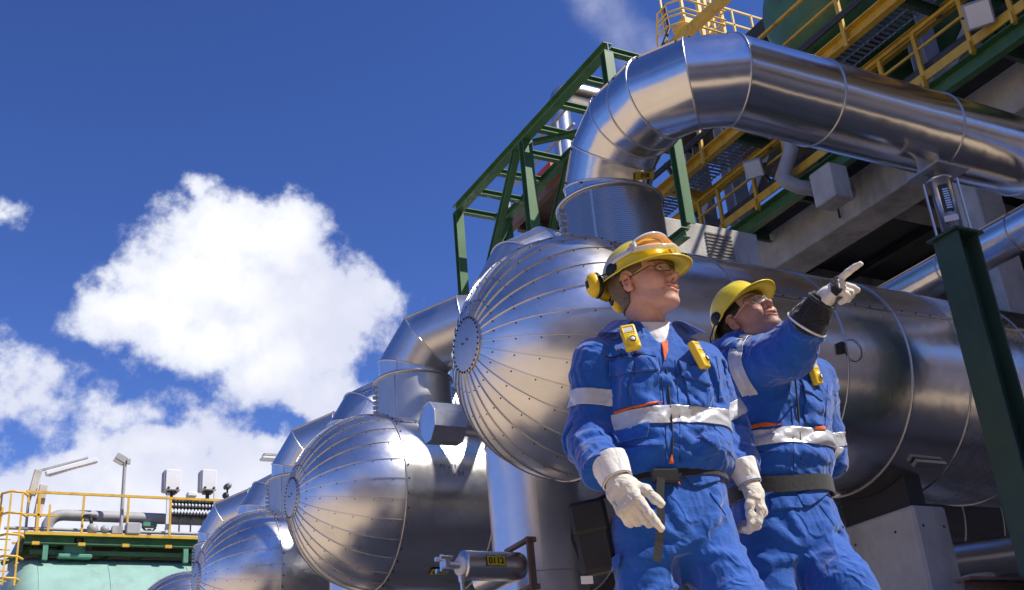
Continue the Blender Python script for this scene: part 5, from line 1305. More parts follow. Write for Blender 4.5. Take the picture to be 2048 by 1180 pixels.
# ---------------------------------------------------------------- gloves
def glove_fn(spec):
    "palm frame: x to the fingers, y to the thumb, z to the back of the hand"
    def bend(a0, dirx, lens, angs, spread):
        pts = [np.array(a0, float)]; an = 0
        for L, b in zip(lens, angs):
            an += R_(b); pts.append(pts[-1]+L*np.array([math.cos(an)*math.cos(spread), math.cos(an)*math.sin(spread), -math.sin(an)]))
        return pts
    fg = []
    for i, (y0, L, sp) in enumerate(((.033, (.047, .029, .024), .08), (.011, (.052, .033, .025), .02), (-.011, (.048, .031, .024), -.04), (-.031, (.038, .024, .021), -.10))):
        fg.append((bend((.088-abs(i-1)*.004, y0, .0), None, L, spec['bend'][i], sp), [.0135, .0125, .0118, .0105] if i < 3 else [.0118, .011, .0105, .0095]))
    tb = spec['thumb']; T0 = np.array((.022, .030, -.008)); d1, d2 = np.array(tb[0], float), np.array(tb[1], float); d1 /= np.linalg.norm(d1); d2 /= np.linalg.norm(d2)
    th = [T0, T0+d1*.048, T0+d1*.048+d2*.034, T0+d1*.048+d2*.034+(d2+d1*.2)/np.linalg.norm(d2+d1*.2)*.024]
    def fn(p):
        d = rbox(p, (.048, 0, 0), (.050, .044, .0175), .016)
        d = smin(d, ell(p, (.030, .026, -.010), (.034, .020, .016)), .018); d = smin(d, ell(p, (.020, -.028, -.006), (.032, .016, .016)), .015)
        d = smin(d, cap(p, (-.030, 0, 0), (.02, 0, 0), .031, .032), .025)
        for pts, rs in fg: d = smin(d, chain(p, pts, rs, .006), .0055)
        d = smin(d, chain(p, th, [.0175, .0150, .0140, .0125], .008), .010)
        # seams and creases
        return d+folds(p, None, (42, 42, 42), .0022, 17, .5)
    return fn
def build_glove(ctx, org, X, Z, left, spec, name='glove', cuff=True, cm=None, pm=None, label=None, back=None, sc=1.0, cufflen=.075):
    X = np.array(X, float); X /= np.linalg.norm(X); Z = np.array(Z, float); Z -= X*(Z@X); Z /= np.linalg.norm(Z); Y = np.cross(Z, X)*(-1 if left else 1); A = np.stack([X, Y, Z], 1)
    fn = glove_fn(spec); V, Fc = surf(fn, (-.07, -.085, -.12), (.215, .12, .06), .0030)
    if left: Fc = Fc[:, ::-1]
    o = mesh_obj(name, np.array(org)+sc*(V@A.T), Fc, pm or M['leather'], ctx['root'], label)
    if cuff:
        L = cufflen
        def cf(p):
            t_ = np.clip((p[:, 0]+L)/L, 0, 1); r = .050-.013*t_; k = np.sqrt((p[:, 1]/1.14)**2+(p[:, 2]*1.02)**2)-r
            d = np.abs(k-.0012+folds(p, None, (20, 30, 30), .003, 5))-.0022; return np.maximum(d, np.maximum(-L-p[:, 0], p[:, 0]-.004))
        V, Fc = surf(cf, (-L-.01, -.08, -.07), (.02, .08, .07), .0026); V = V+np.array([-.014, 0, 0])
        if left: Fc = Fc[:, ::-1]
        cu = mesh_obj('cuff', np.array(org)+sc*(V@A.T), Fc, cm or M['canvas'], o)
        mb = MB(); mb.ringbead([np.array(org)+sc*(A@np.array([-.012, 1.14*.0405*math.cos(a), .0405*math.sin(a)])) for a in np.linspace(0, 2*math.pi, 40)[:-1]], .0014); mb.build('stitching', M['grey_paint'] if cm is None else M['black_glove'], o)
    if back is not None:
        pass
    return o, A, fn
def limb_folds(p, a, b, amp, sd, fa=26, fp=7, warp=.7):
    a = np.array(a); b = np.array(b); d = (b-a)/np.linalg.norm(b-a); u = np.cross(d, (0, 1, .2)); u /= np.linalg.norm(u); v = np.cross(d, u)
    return folds(p-a, np.stack([d, u, v], 1), (fa, fp, fp), amp, sd, warp)
def near(p, a, b, r):
    "1 inside the neighbourhood of a limb, fading to 0"
    return np.clip(1-(cap(p, a, b, r))/.04, 0, 1)
def strokes(d, p, S_):
    for pts, r, kind, k in S_:
        c = pts.mean(0); R2 = (np.linalg.norm(pts-c, axis=1).max()+r+.05)**2; q = p-c; m_ = np.einsum('ij,ij->i', q, q) < R2
        if not m_.any(): continue
        n = len(pts); rs = [r*(.25+.75*math.sin(math.pi*(i+.35)/(n-.3))) for i in range(n)]
        e = chain(p[m_], list(pts), rs, .004); d[m_] = smin(d[m_], e, k) if kind > 0 else smax(d[m_], -e, k)
    return d
def arm_strokes(a, b, ra, rb, seed, n, r=(.009, .016), dphi=(.7, 1.7), dt=(.05, .35), sgn=1, t=(.0, .95), mix=.35):
    rn = random.Random(seed); a, b = np.array(a, float), np.array(b, float); L = np.linalg.norm(b-a); d = (b-a)/L; u = np.cross(d, (0, 1, .2)); u /= np.linalg.norm(u); v = np.cross(d, u); out = []
    for i in range(n):
        t0 = rn.uniform(*t); f0 = rn.uniform(0, 6.28); df = rn.uniform(*dphi)*(sgn if rn.random() > mix*.6 else -sgn); dd = rn.uniform(*dt)*rn.choice((1, 1, -1)); rr = rn.uniform(*r); kind = 1 if rn.random() > .35 else -1; P = []
        for k in range(6):
            s_ = k/5; tt = t0+dd*s_; f = f0+df*s_+.25*math.sin(3*s_+i); R = ra+(rb-ra)*min(max(tt, 0), 1)
            o_ = -.30*rr if kind > 0 else .45*rr
            P.append(a+d*L*tt+(R+o_)*(math.cos(f)*u+math.sin(f)*v))
        out.append((np.array(P), rr, kind, .017 if kind > 0 else .011))
    return out
def torso_strokes(sec, segs, r, kind=1):
    S_ = np.array(sec); S_ = S_[np.argsort(S_[:, 0])]; out = []
    for (x0, z0, x1, z1, bow) in segs:
        P = []
        for k in range(6):
            s_ = k/5; x = x0+(x1-x0)*s_-(z1-z0)*bow*math.sin(math.pi*s_); z = z0+(z1-z0)*s_+(x1-x0)*bow*math.sin(math.pi*s_)
            cx, cy, rx, ry = [np.interp(z, S_[:, 0], S_[:, j]) for j in range(1, 5)]; w_ = min(abs((x-cx)/rx), .98); y = cy-ry*(1-w_**2.5)**(1/2.5); P.append((x, y+(.3*r if kind > 0 else -.45*r), z))
        out.append((np.array(P), r, kind, .024 if kind > 0 else .014))
    return out
def rand_torso(sec, seed, n, xr, zr, ang, ln, r):
    rn = random.Random(seed); out = []
    for i in range(n):
        x0 = rn.uniform(*xr); z0 = rn.uniform(*zr); a = R_(rn.uniform(*ang)); L = rn.uniform(*ln); out += torso_strokes(sec, [(x0, z0, x0+L*math.cos(a), z0+L*math.sin(a), rn.uniform(-.15, .15))], rn.uniform(*r), 1 if rn.random() > .35 else -1)
    return out
def garment_jacket(J):
    S_ = J['sec']; (s0, e0, w0), (s1, e1, w1) = J['arms']
    def fn(p):
        d = loft(p, S_, 2.5)
        for (s, e, w, rs) in ((s0, e0, w0, J['r0']), (s1, e1, w1, J['r1'])):
            a = chain(p, [np.array(s), np.array(e), np.array(w)], rs, .05)
            dw = np.array(w)-np.array(e); dw /= np.linalg.norm(dw); a = smax(a, (p-np.array(w))@dw-.004, .008)
            dd = -limb_folds(p, s, e, J.get('amp', .009), 3, 20, 6)*near(p, s, e, rs[0]*.8) - limb_folds(p, e, w, J.get('amp', .009)*1.1, 8, 24, 6)*near(p, e, w, rs[1]*.8)
            d = smin(d, a+dd, .045)
        d = d-folds(p, J.get('R'), (7, 5, 13), J.get('tamp', .007), 21, .8)*np.clip((1.56-p[:, 2])/.06, 0, 1) - folds(p, None, (17, 14, 22), .0028, 33, .7)
        d = strokes(d, p, J.get('strokes', []))
        for (pts, r) in J.get('ridges', ()): d = smin(d, chain(p, [np.array(q) for q in pts], [r]*len(pts), .01), .030)
        for (pts, r) in J.get('grooves', ()): d = smax(d, -chain(p, [np.array(q) for q in pts], [r]*len(pts), .01), .016)
        if 'vneck' in J: d = smax(d, -chain(p, [np.array(q) for q in J['vneck'][0]], J['vneck'][1], .01), .010)
        return d
    return fn
def garment_trousers(T):
    def fn(p):
        d = loft(p, T['sec'], 2.4)
        for L_ in T['legs']:
            pts = [np.array(q[:3]) for q in L_]; rs = [q[3] for q in L_]
            a = chain(p, pts, rs, .06); a = a-limb_folds(p, pts[0], pts[1], .011, 4, 17, 5, .8)*near(p, pts[0], pts[1], rs[0]*.8)-limb_folds(p, pts[1], pts[-1], .010, 6, 16, 5, .8)*near(p, pts[1], pts[-1], rs[1]*.8)
            d = smin(d, a, .035)
        d = strokes(d, p, T.get('strokes', []))
        return d-folds(p, None, (14, 12, 18), .003, 41, .7)
    return fn
def collar_part(ctx, c, R0, m, jf=None,  gap=(38, 38), hb=.052, hf=.035, leaf=.062, tilt=.2):
    "open shirt collar: stand and fold-over leaf around the neck"
    K = 40; V = []; J_ = 9
    for i in range(K+1):
        f = i/K; th = R_(-180+gap[0])+(R_(360-gap[0]-gap[1]))*f   # 0 at the back (+y)
        b = math.cos(th)*.5+.5; ex, ey = math.sin(th), math.cos(th); end = min(f, 1-f); pt = max(0, 1-end/.14)
        for j in range(J_):
            s = j/(J_-1)
            if s < .42:
                q = s/.42; r = R0*(1.04-.04*q+.00)+.004*q; z = (hf+(hb-hf)*b)*q
            else:
                q = (s-.42)/.58; L = leaf*(.80+.50*pt); r = R0+.006+.010*math.sin(min(q*3, 1.57))+q*L*.74; z = (hf+(hb-hf)*b)+.006*math.sin(math.pi*min(1, q*2))-q*L*.60
            tz = tilt*(-ey)*R0*-1
            V.append((c[0]+ex*r*1.02, c[1]+ey*r*1.0, c[2]+z-(-ey*.5+.5)*tilt*.10))
    Fq = [(i*J_+j, (i+1)*J_+j, (i+1)*J_+j+1, i*J_+j+1) for i in range(K) for j in range(J_-1)]
    V = np.array(V)+(vnoise(np.array(V)*40, 3)[:, None]-.5)*.004
    if jf is not None:
        lf = np.tile(np.arange(J_)/(J_-1) > .5, K+1); need = np.tile(.006+.010*np.sin(np.linspace(0, 1, J_)*3.1), K+1)
        for _ in range(14):
            d = jf(V); e = .004; g = np.stack([jf(V+np.eye(3)[i]*e)-d for i in range(3)], 1)/e; g /= np.linalg.norm(g, axis=1)[:, None]+1e-6
            mv = np.where(lf & (d < need), need-d, 0)*.7; V = V+g*mv[:, None]
    o = mesh_obj('collar', V, Fq, m, ctx['root']); md = o.modifiers.new('s', 'SOLIDIFY'); md.thickness = .004; md.offset = 0
    sb = o.modifiers.new('b', 'SUBSURF'); sb.levels = sb.render_levels = 1
    return o
def boots(ctx, feet):
    for (x, y_, yaw_) in feet:
        c, s = math.cos(yaw_), math.sin(yaw_); A = np.array([[c, -s, 0], [s, c, 0], [0, 0, 1]])
        def fb_(p):
            d = cap(p, (0, -.06, .055), (0, -.15, .045), .046, .042); d = smin(d, cap(p, (0, .03, .05), (0, .03, .20), .048, .055), .04); return smax(d, -p[:, 2], .006)
        V, Fc = surf(fb_, (-.08, -.22, -.01), (.08, .10, .27), .008); mesh_obj('boot', V@A.T+np.array([x, y_, .0]), Fc, M['black_pouch'], ctx['root'])
# ================================================================ shared pieces of kit
def detector(ctx, fn, px, py, tilt, label, up_hint=(0, 0, 1), sc=1.0, turn=0.0, lift=.017):
    p = ctx['hit'](fn, px, py); n = grad(fn, p, .02)
    tw = (ctx['camb']-p); tw /= np.linalg.norm(tw); n = n*.7+tw*.3; n /= np.linalg.norm(n)
    if turn: c, s = math.cos(turn), math.sin(turn); n = np.array([c*n[0]-s*n[1], s*n[0]+c*n[1], n[2]])
    u = np.array(up_hint, float); u -= n*(u@n); u /= np.linalg.norm(u); v = np.cross(u, n)
    u2 = u*math.cos(tilt)+v*math.sin(tilt); v2 = np.cross(u2, n); A = np.stack([v2, u2, n], 1)
    mw = ctx['root'].matrix_basis if False else Matrix.Translation(ctx['root'].location) @ Matrix.Rotation(ctx['root'].rotation_euler.z, 4, 'Z')
    Mw = np.array(mw); o = p+n*lift; wpos = Mw[:3, :3]@o+Mw[:3, 3]; Aw = Mw[:3, :3]@A
    th = thing('gas_detector', wpos, label, 'gas detector', 'yellow gas detectors clipped to the jackets'); th['_w'] = [0.0, 0.0, 0.0]
    T = lambda q: (np.asarray(q)*sc)@Aw.T
    def f(q):
        w = .0245-.002*np.clip(-q[:, 1]/.05, 0, 1)
        d = rbox(q*np.array([1, 1, 1]), (0, 0, 0), (.0245, .0465, .0125), .008); d = smin(d, ell(q, (.003, -.018, .011), (.017, .019, .010)), .006); d = smax(d, -rbox(q, (0, .026, .014), (.0155, .009, .004), .002), .002)
        return d
    V, Fc = surf(f, (-.03, -.055, -.02), (.03, .055, .03), .0016); mesh_obj('case', T(V), Fc, M['det'], th)
    def add(nm, mb, m):
        mb.v = [tuple(T(q)) for q in mb.v]; return mb.build(nm, m, th)
    mb = MB(); mb.box((0, .026, .0104), (.028, .015, .001)); add('display', mb, M['lens'])
    mb = MB(); mb.lathe([(-.002, .0105), (.0025, .0105), (.003, .0085), (.0012, .008)], (.003, -.018, .0195), (0, 0, 1), 24); g_ = add('sensor_ring', mb, M['black_plastic'])
    mb = MB(); mb.lathe([(0, .0078), (.0012, .006), (.0016, .0005)], (.003, -.018, .0205), (0, 0, 1), 20); add('sensor_cap', mb, M['white'])
    mb = MB()
    for k in range(6): mb.box((-.013+.0052*k, .0125, .0126), (.0032, .0026, .0006))
    for k in range(4): mb.box((-.012+.008*k, .0045, .0126), (.002, .002, .0006))
    mb.box((-.011, -.004, .0126), (.004, .004, .0008)); add('marking', mb, M['ink'])
    mb = MB(); mb.box((0, .012, -.0155), (.014, .05, .004)); mb.box((0, .036, -.012), (.014, .006, .008)); add('clip', mb, M['grey_paint'])
    return th
def ring_band(ctx, name, sec_c, rx, ry, z0, z1, m, n=2.4, tilt=(0, 0), thick=.004, label=None):
    mb = MB(); V = []; K = 72
    for k in range(K):
        a = 2*math.pi*k/K; c, s = math.cos(a), math.sin(a); x = sec_c[0]+rx*math.copysign(abs(c)**(2/n), c); y = sec_c[1]+ry*math.copysign(abs(s)**(2/n), s); dz = tilt[0]*(x-sec_c[0])+tilt[1]*(y-sec_c[1])
        w_ = .003*math.sin(5*a+1)
        for (rr, z) in ((1, z0), (1+thick/rx, z0), (1+thick/rx, z1), (1, z1)):
            V.append((sec_c[0]+(x-sec_c[0])*rr, sec_c[1]+(y-sec_c[1])*rr, z+dz+w_))
    mb.add(V, [(4*k+i, 4*k+(i+1) % 4, 4*((k+1) % K)+(i+1) % 4, 4*((k+1) % K)+i) for k in range(K) for i in range(4)], 0, False)
    return mb.build(name, m, ctx['root'], label)
def arm_tape(ctx, jk, a, b, f, w, sd, nm='reflective_tape'):
    a, b = np.array(a), np.array(b); d = (b-a)/np.linalg.norm(b-a); c = a+(b-a)*f
    return patch(jk, [(tuple(c-d*w/2), tuple(-d)), (tuple(c+d*w/2), tuple(d))], lambda C, N: (cap(C, a-d*.02, b+d*.03, .115) < 0), .0025, M['reflective'], nm, ctx['root'], .0015)
def front_patch(ctx, jk, pxs, off, m, name, yp=-.14, excl=None, thick=.003, label=None):
    P = [ctx['B'](px, py, yp) for px, py in pxs]; poly = [(q[0], q[2]) for q in P]
    xs = [q[0] for q in poly]; zs = [q[1] for q in poly]
    def keep(C, N):
        k = (C[:, 0] > min(xs)-.03) & (C[:, 0] < max(xs)+.03) & (C[:, 2] > min(zs)-.03) & (C[:, 2] < max(zs)+.03) & (N[:, 1] < .1) & (C[:, 1] < .03)
        if excl is not None: k &= excl(C)
        return k
    return patch(jk, poly_planes(poly), keep, off, m, name, ctx['root'], thick, label)
def inner_body(fnz, lo, hi):
    return surf(fnz, lo, hi, .016)
# ================================================================ worker 1 (nearer)
w1 = build_person('w1', 'person in blue overalls, yellow hard hat with orange goggles on it, both arms hanging', ((.428, 3.40), 15), {})
B1 = w1['B']
shR, elR, wrR = B1(1190, 722, .005), B1(1178, 880, .03), B1(1203, 945, -.15)
shL, elL, wrL = B1(1404, 728, .02), B1(1452, 850, .07), B1(1488, 945, -.02)
J1 = dict(sec=[(1.055, .005, 0, .150, .105), (1.085, .008, -.005, .178, .128), (1.125, .010, -.012, .192, .140), (1.20, .012, -.008, .186, .132), (1.32, .014, -.002, .194, .132), (1.42, .014, .004, .200, .130), (1.47, .010, .008, .188, .116), (1.510, .004, .012, .160, .102), (1.545, 0, .014, .124, .090), (1.572, 0, .014, .098, .084), (1.585, 0, .014, .088, .080)],
          arms=((shR, elR, wrR), (shL, elL, wrL)), r0=[.070, .070, .058], r1=[.066, .062, .053], amp=.006, tamp=.005, vneck=([(.003, -.125, 1.465), (.003, -.060, 1.60)], [.008, .056]))
bl = lambda *q: [tuple(B1(px, py, of)) for px, py, of in q]
J1['grooves'] = [(bl((1328, 690, -.155), (1336, 770, -.155), (1343, 850, -.160), (1342, 925, -.165)), .012), (bl((1222, 700, -.08), (1232, 790, -.09), (1236, 880, -.10)), .016), (bl((1438, 730, -.02), (1442, 800, -.03), (1440, 870, -.05)), .014)]
J1['strokes'] = arm_strokes(shR, elR, .070, .070, 4, 15, dt=(.15, .5), dphi=(.3, 1.2))+arm_strokes(elR, wrR, .070, .058, 9, 14, dphi=(.8, 2.0), dt=(.0, .3))+arm_strokes(shL, elL, .066, .062, 14, 13, sgn=-1, dt=(.15, .5), dphi=(.3, 1.2))+arm_strokes(elL, wrL, .062, .053, 19, 13, sgn=-1, dphi=(.8, 2.0), dt=(.0, .3))
J1['strokes'] += rand_torso(J1['sec'], 5, 12, (-.15, .10), (1.10, 1.24), (-25, 40), (.06, .15), (.007, .012))+rand_torso(J1['sec'], 8, 9, (-.14, .12), (1.29, 1.42), (-50, 30), (.05, .12), (.005, .009))+rand_torso(J1['sec'], 12, 6, (-.16, -.10), (1.15, 1.35), (70, 110), (.08, .16), (.008, .012))+rand_torso(J1['sec'], 13, 6, (.10, .18), (1.15, 1.35), (70, 110), (.08, .16), (.008, .012))
jf1 = garment_jacket(J1)
V, Fc = surf(jf1, (-.40, -.30, .98), (.38, .24, 1.62), .0050)
jk1 = mesh_obj('jacket', V, Fc, M['blue'], w1['root'])
hipR, hipL = np.array((-.095, .0, .93)), np.array((.080, .0, .93))
T1 = dict(sec=[(.84, -.015, .0, .140, .108), (.92, -.016, .0, .178, .128), (1.0, -.006, .0, .172, .124), (1.06, .004, .0, .162, .115), (1.085, .005, 0, .155, .108)],
          legs=[[(-.100, .0, .92, .100), (-.125, -.01, .62, .090), (-.125, .02, .50, .082), (-.125, .05, .10, .078)], [(.072, -.01, .90, .097), (.115, -.13, .62, .092), (.135, -.18, .50, .088), (.15, -.12, .10, .080)]])
def leg_strokes(T, sd, fr):
    L0, L1 = T['legs']; o = arm_strokes(L0[0][:3], L0[1][:3], L0[0][3], L0[1][3], sd, 16, r=(.008, .014), dphi=(.5, 1.5), dt=(.03, .3))+arm_strokes(L1[0][:3], L1[1][:3], L1[0][3], L1[1][3], sd+1, 18, r=(.008, .014), dphi=(.5, 1.5), dt=(.03, .3), sgn=-1)
    o += arm_strokes(L0[1][:3], L0[3][:3], L0[1][3], L0[3][3], sd+2, 10)+arm_strokes(L1[1][:3], L1[3][:3], L1[1][3], L1[3][3], sd+3, 10)
    return o+torso_strokes(T['sec'], fr, .011)
T1['strokes'] = leg_strokes(T1, 31, [(.0, .875, -.12, .93, .1), (.01, .865, .13, .95, .1), (.0, .88, -.06, 1.0, .1), (.02, .88, .10, 1.02, -.1), (-.02, .86, -.15, .86, .1), (.02, .85, .16, .88, .1)])
tf1 = garment_trousers(T1)
V, Fc = surf(tf1, (-.30, -.34, .06), (.32, .22, 1.12), .0062)
tr1 = mesh_obj('trousers', V, Fc, M['blue'], w1['root'])
boots(w1, [(-.125, .05, .1), (.15, -.12, .15)])
# body under the clothes
def ib(neck, shs, sec, legs, arms, hands=True):
    arms = [(a[0], a[1], np.array(a[1])+(np.array(a[2])-np.array(a[1]))*.75) for a in arms]
    def f(p):
        d = loft(p, [(s[0], s[1], s[2], s[3]*.82, s[4]*.80) for s in sec], 2.2)
        for a in arms: d = smin(d, chain(p, [np.array(q) for q in a], [.052, .042, .030], .03), .03)
        for L_ in legs: d = smin(d, chain(p, [np.array(q[:3]) for q in L_], [q[3]*.72 for q in L_], .04), .03)
        return d
    return f
V2, F2 = surf(ib(None, None, [(.90, 0, 0, .17, .12)]+J1['sec'][1:-2], T1['legs'], J1['arms']), (-.36, -.32, .05), (.36, .24, 1.60), .013)
Hc1 = B1(1254, 563, -.05)+0
Rh1 = hframe(w1, 50, 10, 3, 15); Hc1 = B1(1254, 565, -.055)-Rh1@np.array((-.012, -.082, -.005))
P1 = dict(skin=(.63, .345, .26), neck=(.0, .012, 1.54), mouth=.0056, teeth=True, stubble=.22, browcol=(.20, .13, .08), hair=M['hair_light'], gaze=(1, -.25, .25), goggles=True, wire=.0014, lens=(.024, .0145),
          cups=[((-.104, -.118, .004), (-.35, -1, 0), 1.0), ((-.130, .045, -.004), (-.45, -.85, -.2), 1.0)], cupside=-1, hat_tilt=-.13, hat_off=(-.010, 0, .016), hatk=1.05)
_, hat1 = build_head(w1, Hc1, Rh1, P1, (V2, F2))
# T-shirt and collar
def ts(p): return np.maximum(np.abs(cap(p, (0, .008, 1.44), (-.001, .010, 1.640), .096, .0700))-.003, np.maximum(p[:, 2]-1.606-.45*p[:, 1], 1.42-p[:, 2]))
V, Fc = surf(ts, (-.12, -.12, 1.42), (.12, .13, 1.66), .0032); mesh_obj('t_shirt', V, Fc, M['white_cotton'], w1['root'])
collar_part(w1, (0, .012, 1.562), .086, M['blue'], jf1, (44, 38), hb=.092, hf=.046, leaf=.100, tilt=.30)
# tapes
armR1 = lambda C: (cap(C, shR, elR, .085) > 0) & (cap(C, elR, wrR, .08) > 0)
armL1 = lambda C: (cap(C, shL, elL, .080) > 0) & (cap(C, elL, wrL, .075) > 0)
za, zb_ = B1(1335, 811, -.14)[2], B1(1335, 846, -.14)[2]
patch(jk1, [((0, 0, za), (0, 0, 1)), ((0, 0, zb_), (0, 0, -1))], lambda C, N: (np.abs(C[:, 2]-(za+zb_)/2) < .06) & armR1(C) & armL1(C) & (np.abs(C[:, 0]-.014) < .197), .0025, M['reflective'], 'reflective_tape', w1['root'], .0015)
arm_tape(w1, jk1, shR, elR, .53, .052, 1); arm_tape(w1, jk1, shL, elL, .80, .050, 2)
fpq = lambda pxs, off, m, name, **k: front_patch(w1, jk1, pxs, off, m, name, excl=lambda C: (cap(C, shR, elR, .070) > 0) & (cap(C, elR, wrR, .07) > 0) & (cap(C, shL, elL, .064) > 0), **k)
fpq([(1236, 726), (1316, 738), (1322, 806), (1244, 804)], .004, M['blue'], 'chest_pocket'); fpq([(1229, 708), (1315, 720), (1314, 745), (1272, 735), (1228, 738)][0:3]+[(1230, 736)], .0095, M['blue'], 'pocket_flap', thick=.004)
fpq([(1368, 742), (1420, 764), (1420, 812), (1380, 812)], .004, M['blue'], 'chest_pocket'); fpq([(1358, 722), (1404, 738), (1422, 772), (1364, 750)], .0095, M['blue'], 'pocket_flap', thick=.004)
fpq([(1236, 852), (1300, 846), (1298, 872), (1238, 876)], .008, M['blue'], 'pocket_flap', thick=.004); fpq([(1394, 862), (1436, 880), (1432, 902), (1402, 886)], .008, M['blue'], 'pocket_flap', thick=.004)
fpq([(1246, 807), (1326, 803), (1326, 806), (1246, 812)], .0045, M['orange_cloth'], 'orange_trim'); fpq([(1330, 676), (1347, 672), (1338, 704), (1331, 722)], .004, M['orange_cloth'], 'placket'); fpq([(1342, 908), (1347, 925), (1338, 925)], .003, M['orange_cloth'], 'orange_trim')
fpq([(1224, 694), (1292, 700), (1292, 703), (1224, 697)], .001, M['webbing'], 'seam', thick=.0)
# zip line
zp_ = [w1['hit'](jf1, px, py)+np.array([0, -.001, 0]) for px, py in ((1329, 712), (1333, 745), (1337, 780), (1341, 815), (1344, 850), (1345, 885), (1344, 918))]
mb = MB(); mb.tube(zp_, .0032, 8); mb.build('zip', M['webbing'], w1['root'])
# belt with hanging strap
ring_band(w1, 'belt', (.006, -.002), .166, .122, 1.060, 1.098, M['webbing'], tilt=(.02, 0), thick=.005)
bk = MB(); pb_ = B1(1330, 952, -.135); bk.box(pb_, (.085, .022, .042), None, 0, .006); bk.build('buckle', M['black_plastic'], w1['root'])
st_ = [B1(1322, 955, -.150), B1(1320, 990, -.155), B1(1322, 1040, -.160), B1(1318, 1085, -.158), B1(1314, 1122, -.162)]
mb = MB()
for a, b in zip(st_[:-1], st_[1:]): mb.beam(a, b+(b-a)*.02, .024, .0025, up=(0, 1, 0))
mb.build('strap', M['webbing'], w1['root'])
# waistband flap, orange lining
front_patch(w1, tr1, [(1368, 950), (1440, 940), (1442, 958), (1398, 974), (1384, 972)], .006, M['blue'], 'waist_flap', yp=-.12); front_patch(w1, tr1, [(1338, 950), (1356, 956), (1360, 972)], .004, M['orange_cloth'], 'orange_trim', yp=-.12)
front_patch(w1, tr1, [(1217, 1118), (1257, 1102), (1256, 1126), (1222, 1140)], .010, M['blue'], 'pocket_flap', yp=-.10, thick=.004)
# gloves
g1 = dict(bend=[(12, 20, 16), (48, 52, 35), (58, 58, 38), (54, 52, 36)], thumb=((.80, .62, -.10), (.95, .25, -.20)))
build_glove(w1, B1(1238, 968, -.19), (.14, -.44, -.88), (-.66, -.72, .24), False, g1, sc=1.0)
g2 = dict(bend=[(35, 40, 25), (42, 45, 30), (48, 48, 30), (50, 45, 30)], thumb=((.88, .30, -.45), (.95, .0, -.35)))
build_glove(w1, B1(1503, 975, -.055), (.20, -.16, -.96), (.84, -.50, .12), True, g2, sc=.92)
for ch in w1['root'].children:
    if ch.name.startswith('glove'):
        for g_ in ch.children:
            if g_.name.startswith('stitching'): lastst = g_
lastst.data.materials[0] = M['blue']
# pouch hanging from the belt
Mw1 = np.array(Matrix.Translation(w1['root'].location) @ Matrix.Rotation(w1['root'].rotation_euler.z, 4, 'Z'))
toW1 = lambda q: (Mw1[:3, :3]@np.asarray(q, float).T).T+Mw1[:3, 3]
pc_ = B1(1186, 1078, .03); po_ = thing('belt_pouch', toW1(pc_), 'black leather pouch hanging at the hip of the nearer worker', 'pouch')
def addw(name, mb, m, th, conv): mb.v = [tuple(conv(np.array(q))) for q in mb.v]; return mb.build(name, m, th)
Rp = np.array(Matrix.Rotation(R_(-6), 3, 'Y')) @ np.array(Matrix.Rotation(R_(-18), 3, 'Z'))
mb = MB(); mb.box(pc_, (.105, .075, .205), Rp, 0, .012); addw('pouch_body', mb, M['black_pouch'], po_, toW1)
mb = MB(); mb.box(pc_+Rp@np.array([0, -.006, .06]), (.112, .078, .10), Rp, 0, .012); addw('pouch_flap', mb, M['black_pouch'], po_, toW1)
mb = MB(); mb.tube([pc_+np.array([-.05, 0, .09]), B1(1160, 1012, .03), B1(1195, 1000, .02), B1(1222, 985, .0)], .007, 8); mb.tube([pc_+np.array([-.058, 0, .09]), pc_+np.array([-.064, 0, .0]), pc_+np.array([-.03, 0, -.13])], .006, 8); addw('pouch_strap', mb, M['webbing'], po_, toW1)
mb = MB(); mb.box(pc_+np.array([-.038, -.02, -.122]), (.035, .004, .022)); addw('white_tab', mb, M['white'], po_, toW1)
detector(w1, jf1, 1259, 690, -.12, 'yellow gas detector with round sensor, clipped left of the zip on the nearer worker', turn=.15, lift=.036)
detector(w1, jf1, 1389, 716, -.22, 'yellow gas detector turned sideways, right of the zip on the nearer worker', turn=.42)
# ================================================================ worker 2 (pointing)
w2 = build_person('w2', 'person in blue overalls and yellow hard hat pointing up with a raised arm', ((.844, 3.75), 20), {})
B2 = w2['B']
s2R, e2R, h2R = B2(1462, 742, -.01), B2(1578, 706, -.22), B2(1624, 632, -.36)
s2L, e2L, h2L = B2(1632, 760, .02), B2(1650, 915, .10), B2(1610, 930, .17)
zz = lambda py: B2(1560, py, 0)[2]; xx = lambda px, py: B2(px, py, 0)[0]
def sc2(py, xl, xr, ry, cy=0): a, b = B2(xl, py, cy-.02), B2(xr, py, cy-.02); return (a[2], (a[0]+b[0])/2, cy, (b[0]-a[0])/2, ry)
J2 = dict(sec=[sc2(985, 1478, 1652, .105), sc2(962, 1474, 1656, .128), sc2(930, 1470, 1660, .140), sc2(880, 1472, 1655, .132), sc2(820, 1472, 1656, .134), sc2(760, 1462, 1650, .130), sc2(728, 1448, 1640, .112), sc2(700, 1440, 1610, .088), sc2(682, 1446, 1560, .075), sc2(668, 1452, 1545, .070)],
          arms=((s2R, e2R, h2R), (s2L, e2L, h2L)), r0=[.088, .076, .050], r1=[.072, .066, .055], amp=.006, tamp=.005)
b2 = lambda *q: [tuple(B2(px, py, of)) for px, py, of in q]
J2['grooves'] = [(b2((1588, 735, -.15), (1600, 830, -.16), (1602, 900, -.16)), .011), (b2((1490, 800, -.12), (1555, 775, -.18)), .012)]
J2['strokes'] = arm_strokes(s2R, e2R, .088, .076, 44, 16, dphi=(.3, 1.1), dt=(.2, .6))+arm_strokes(e2R, h2R, .076, .060, 49, 12, dphi=(.7, 1.8), dt=(.0, .3))+arm_strokes(s2L, e2L, .072, .066, 54, 12, dt=(.15, .5))
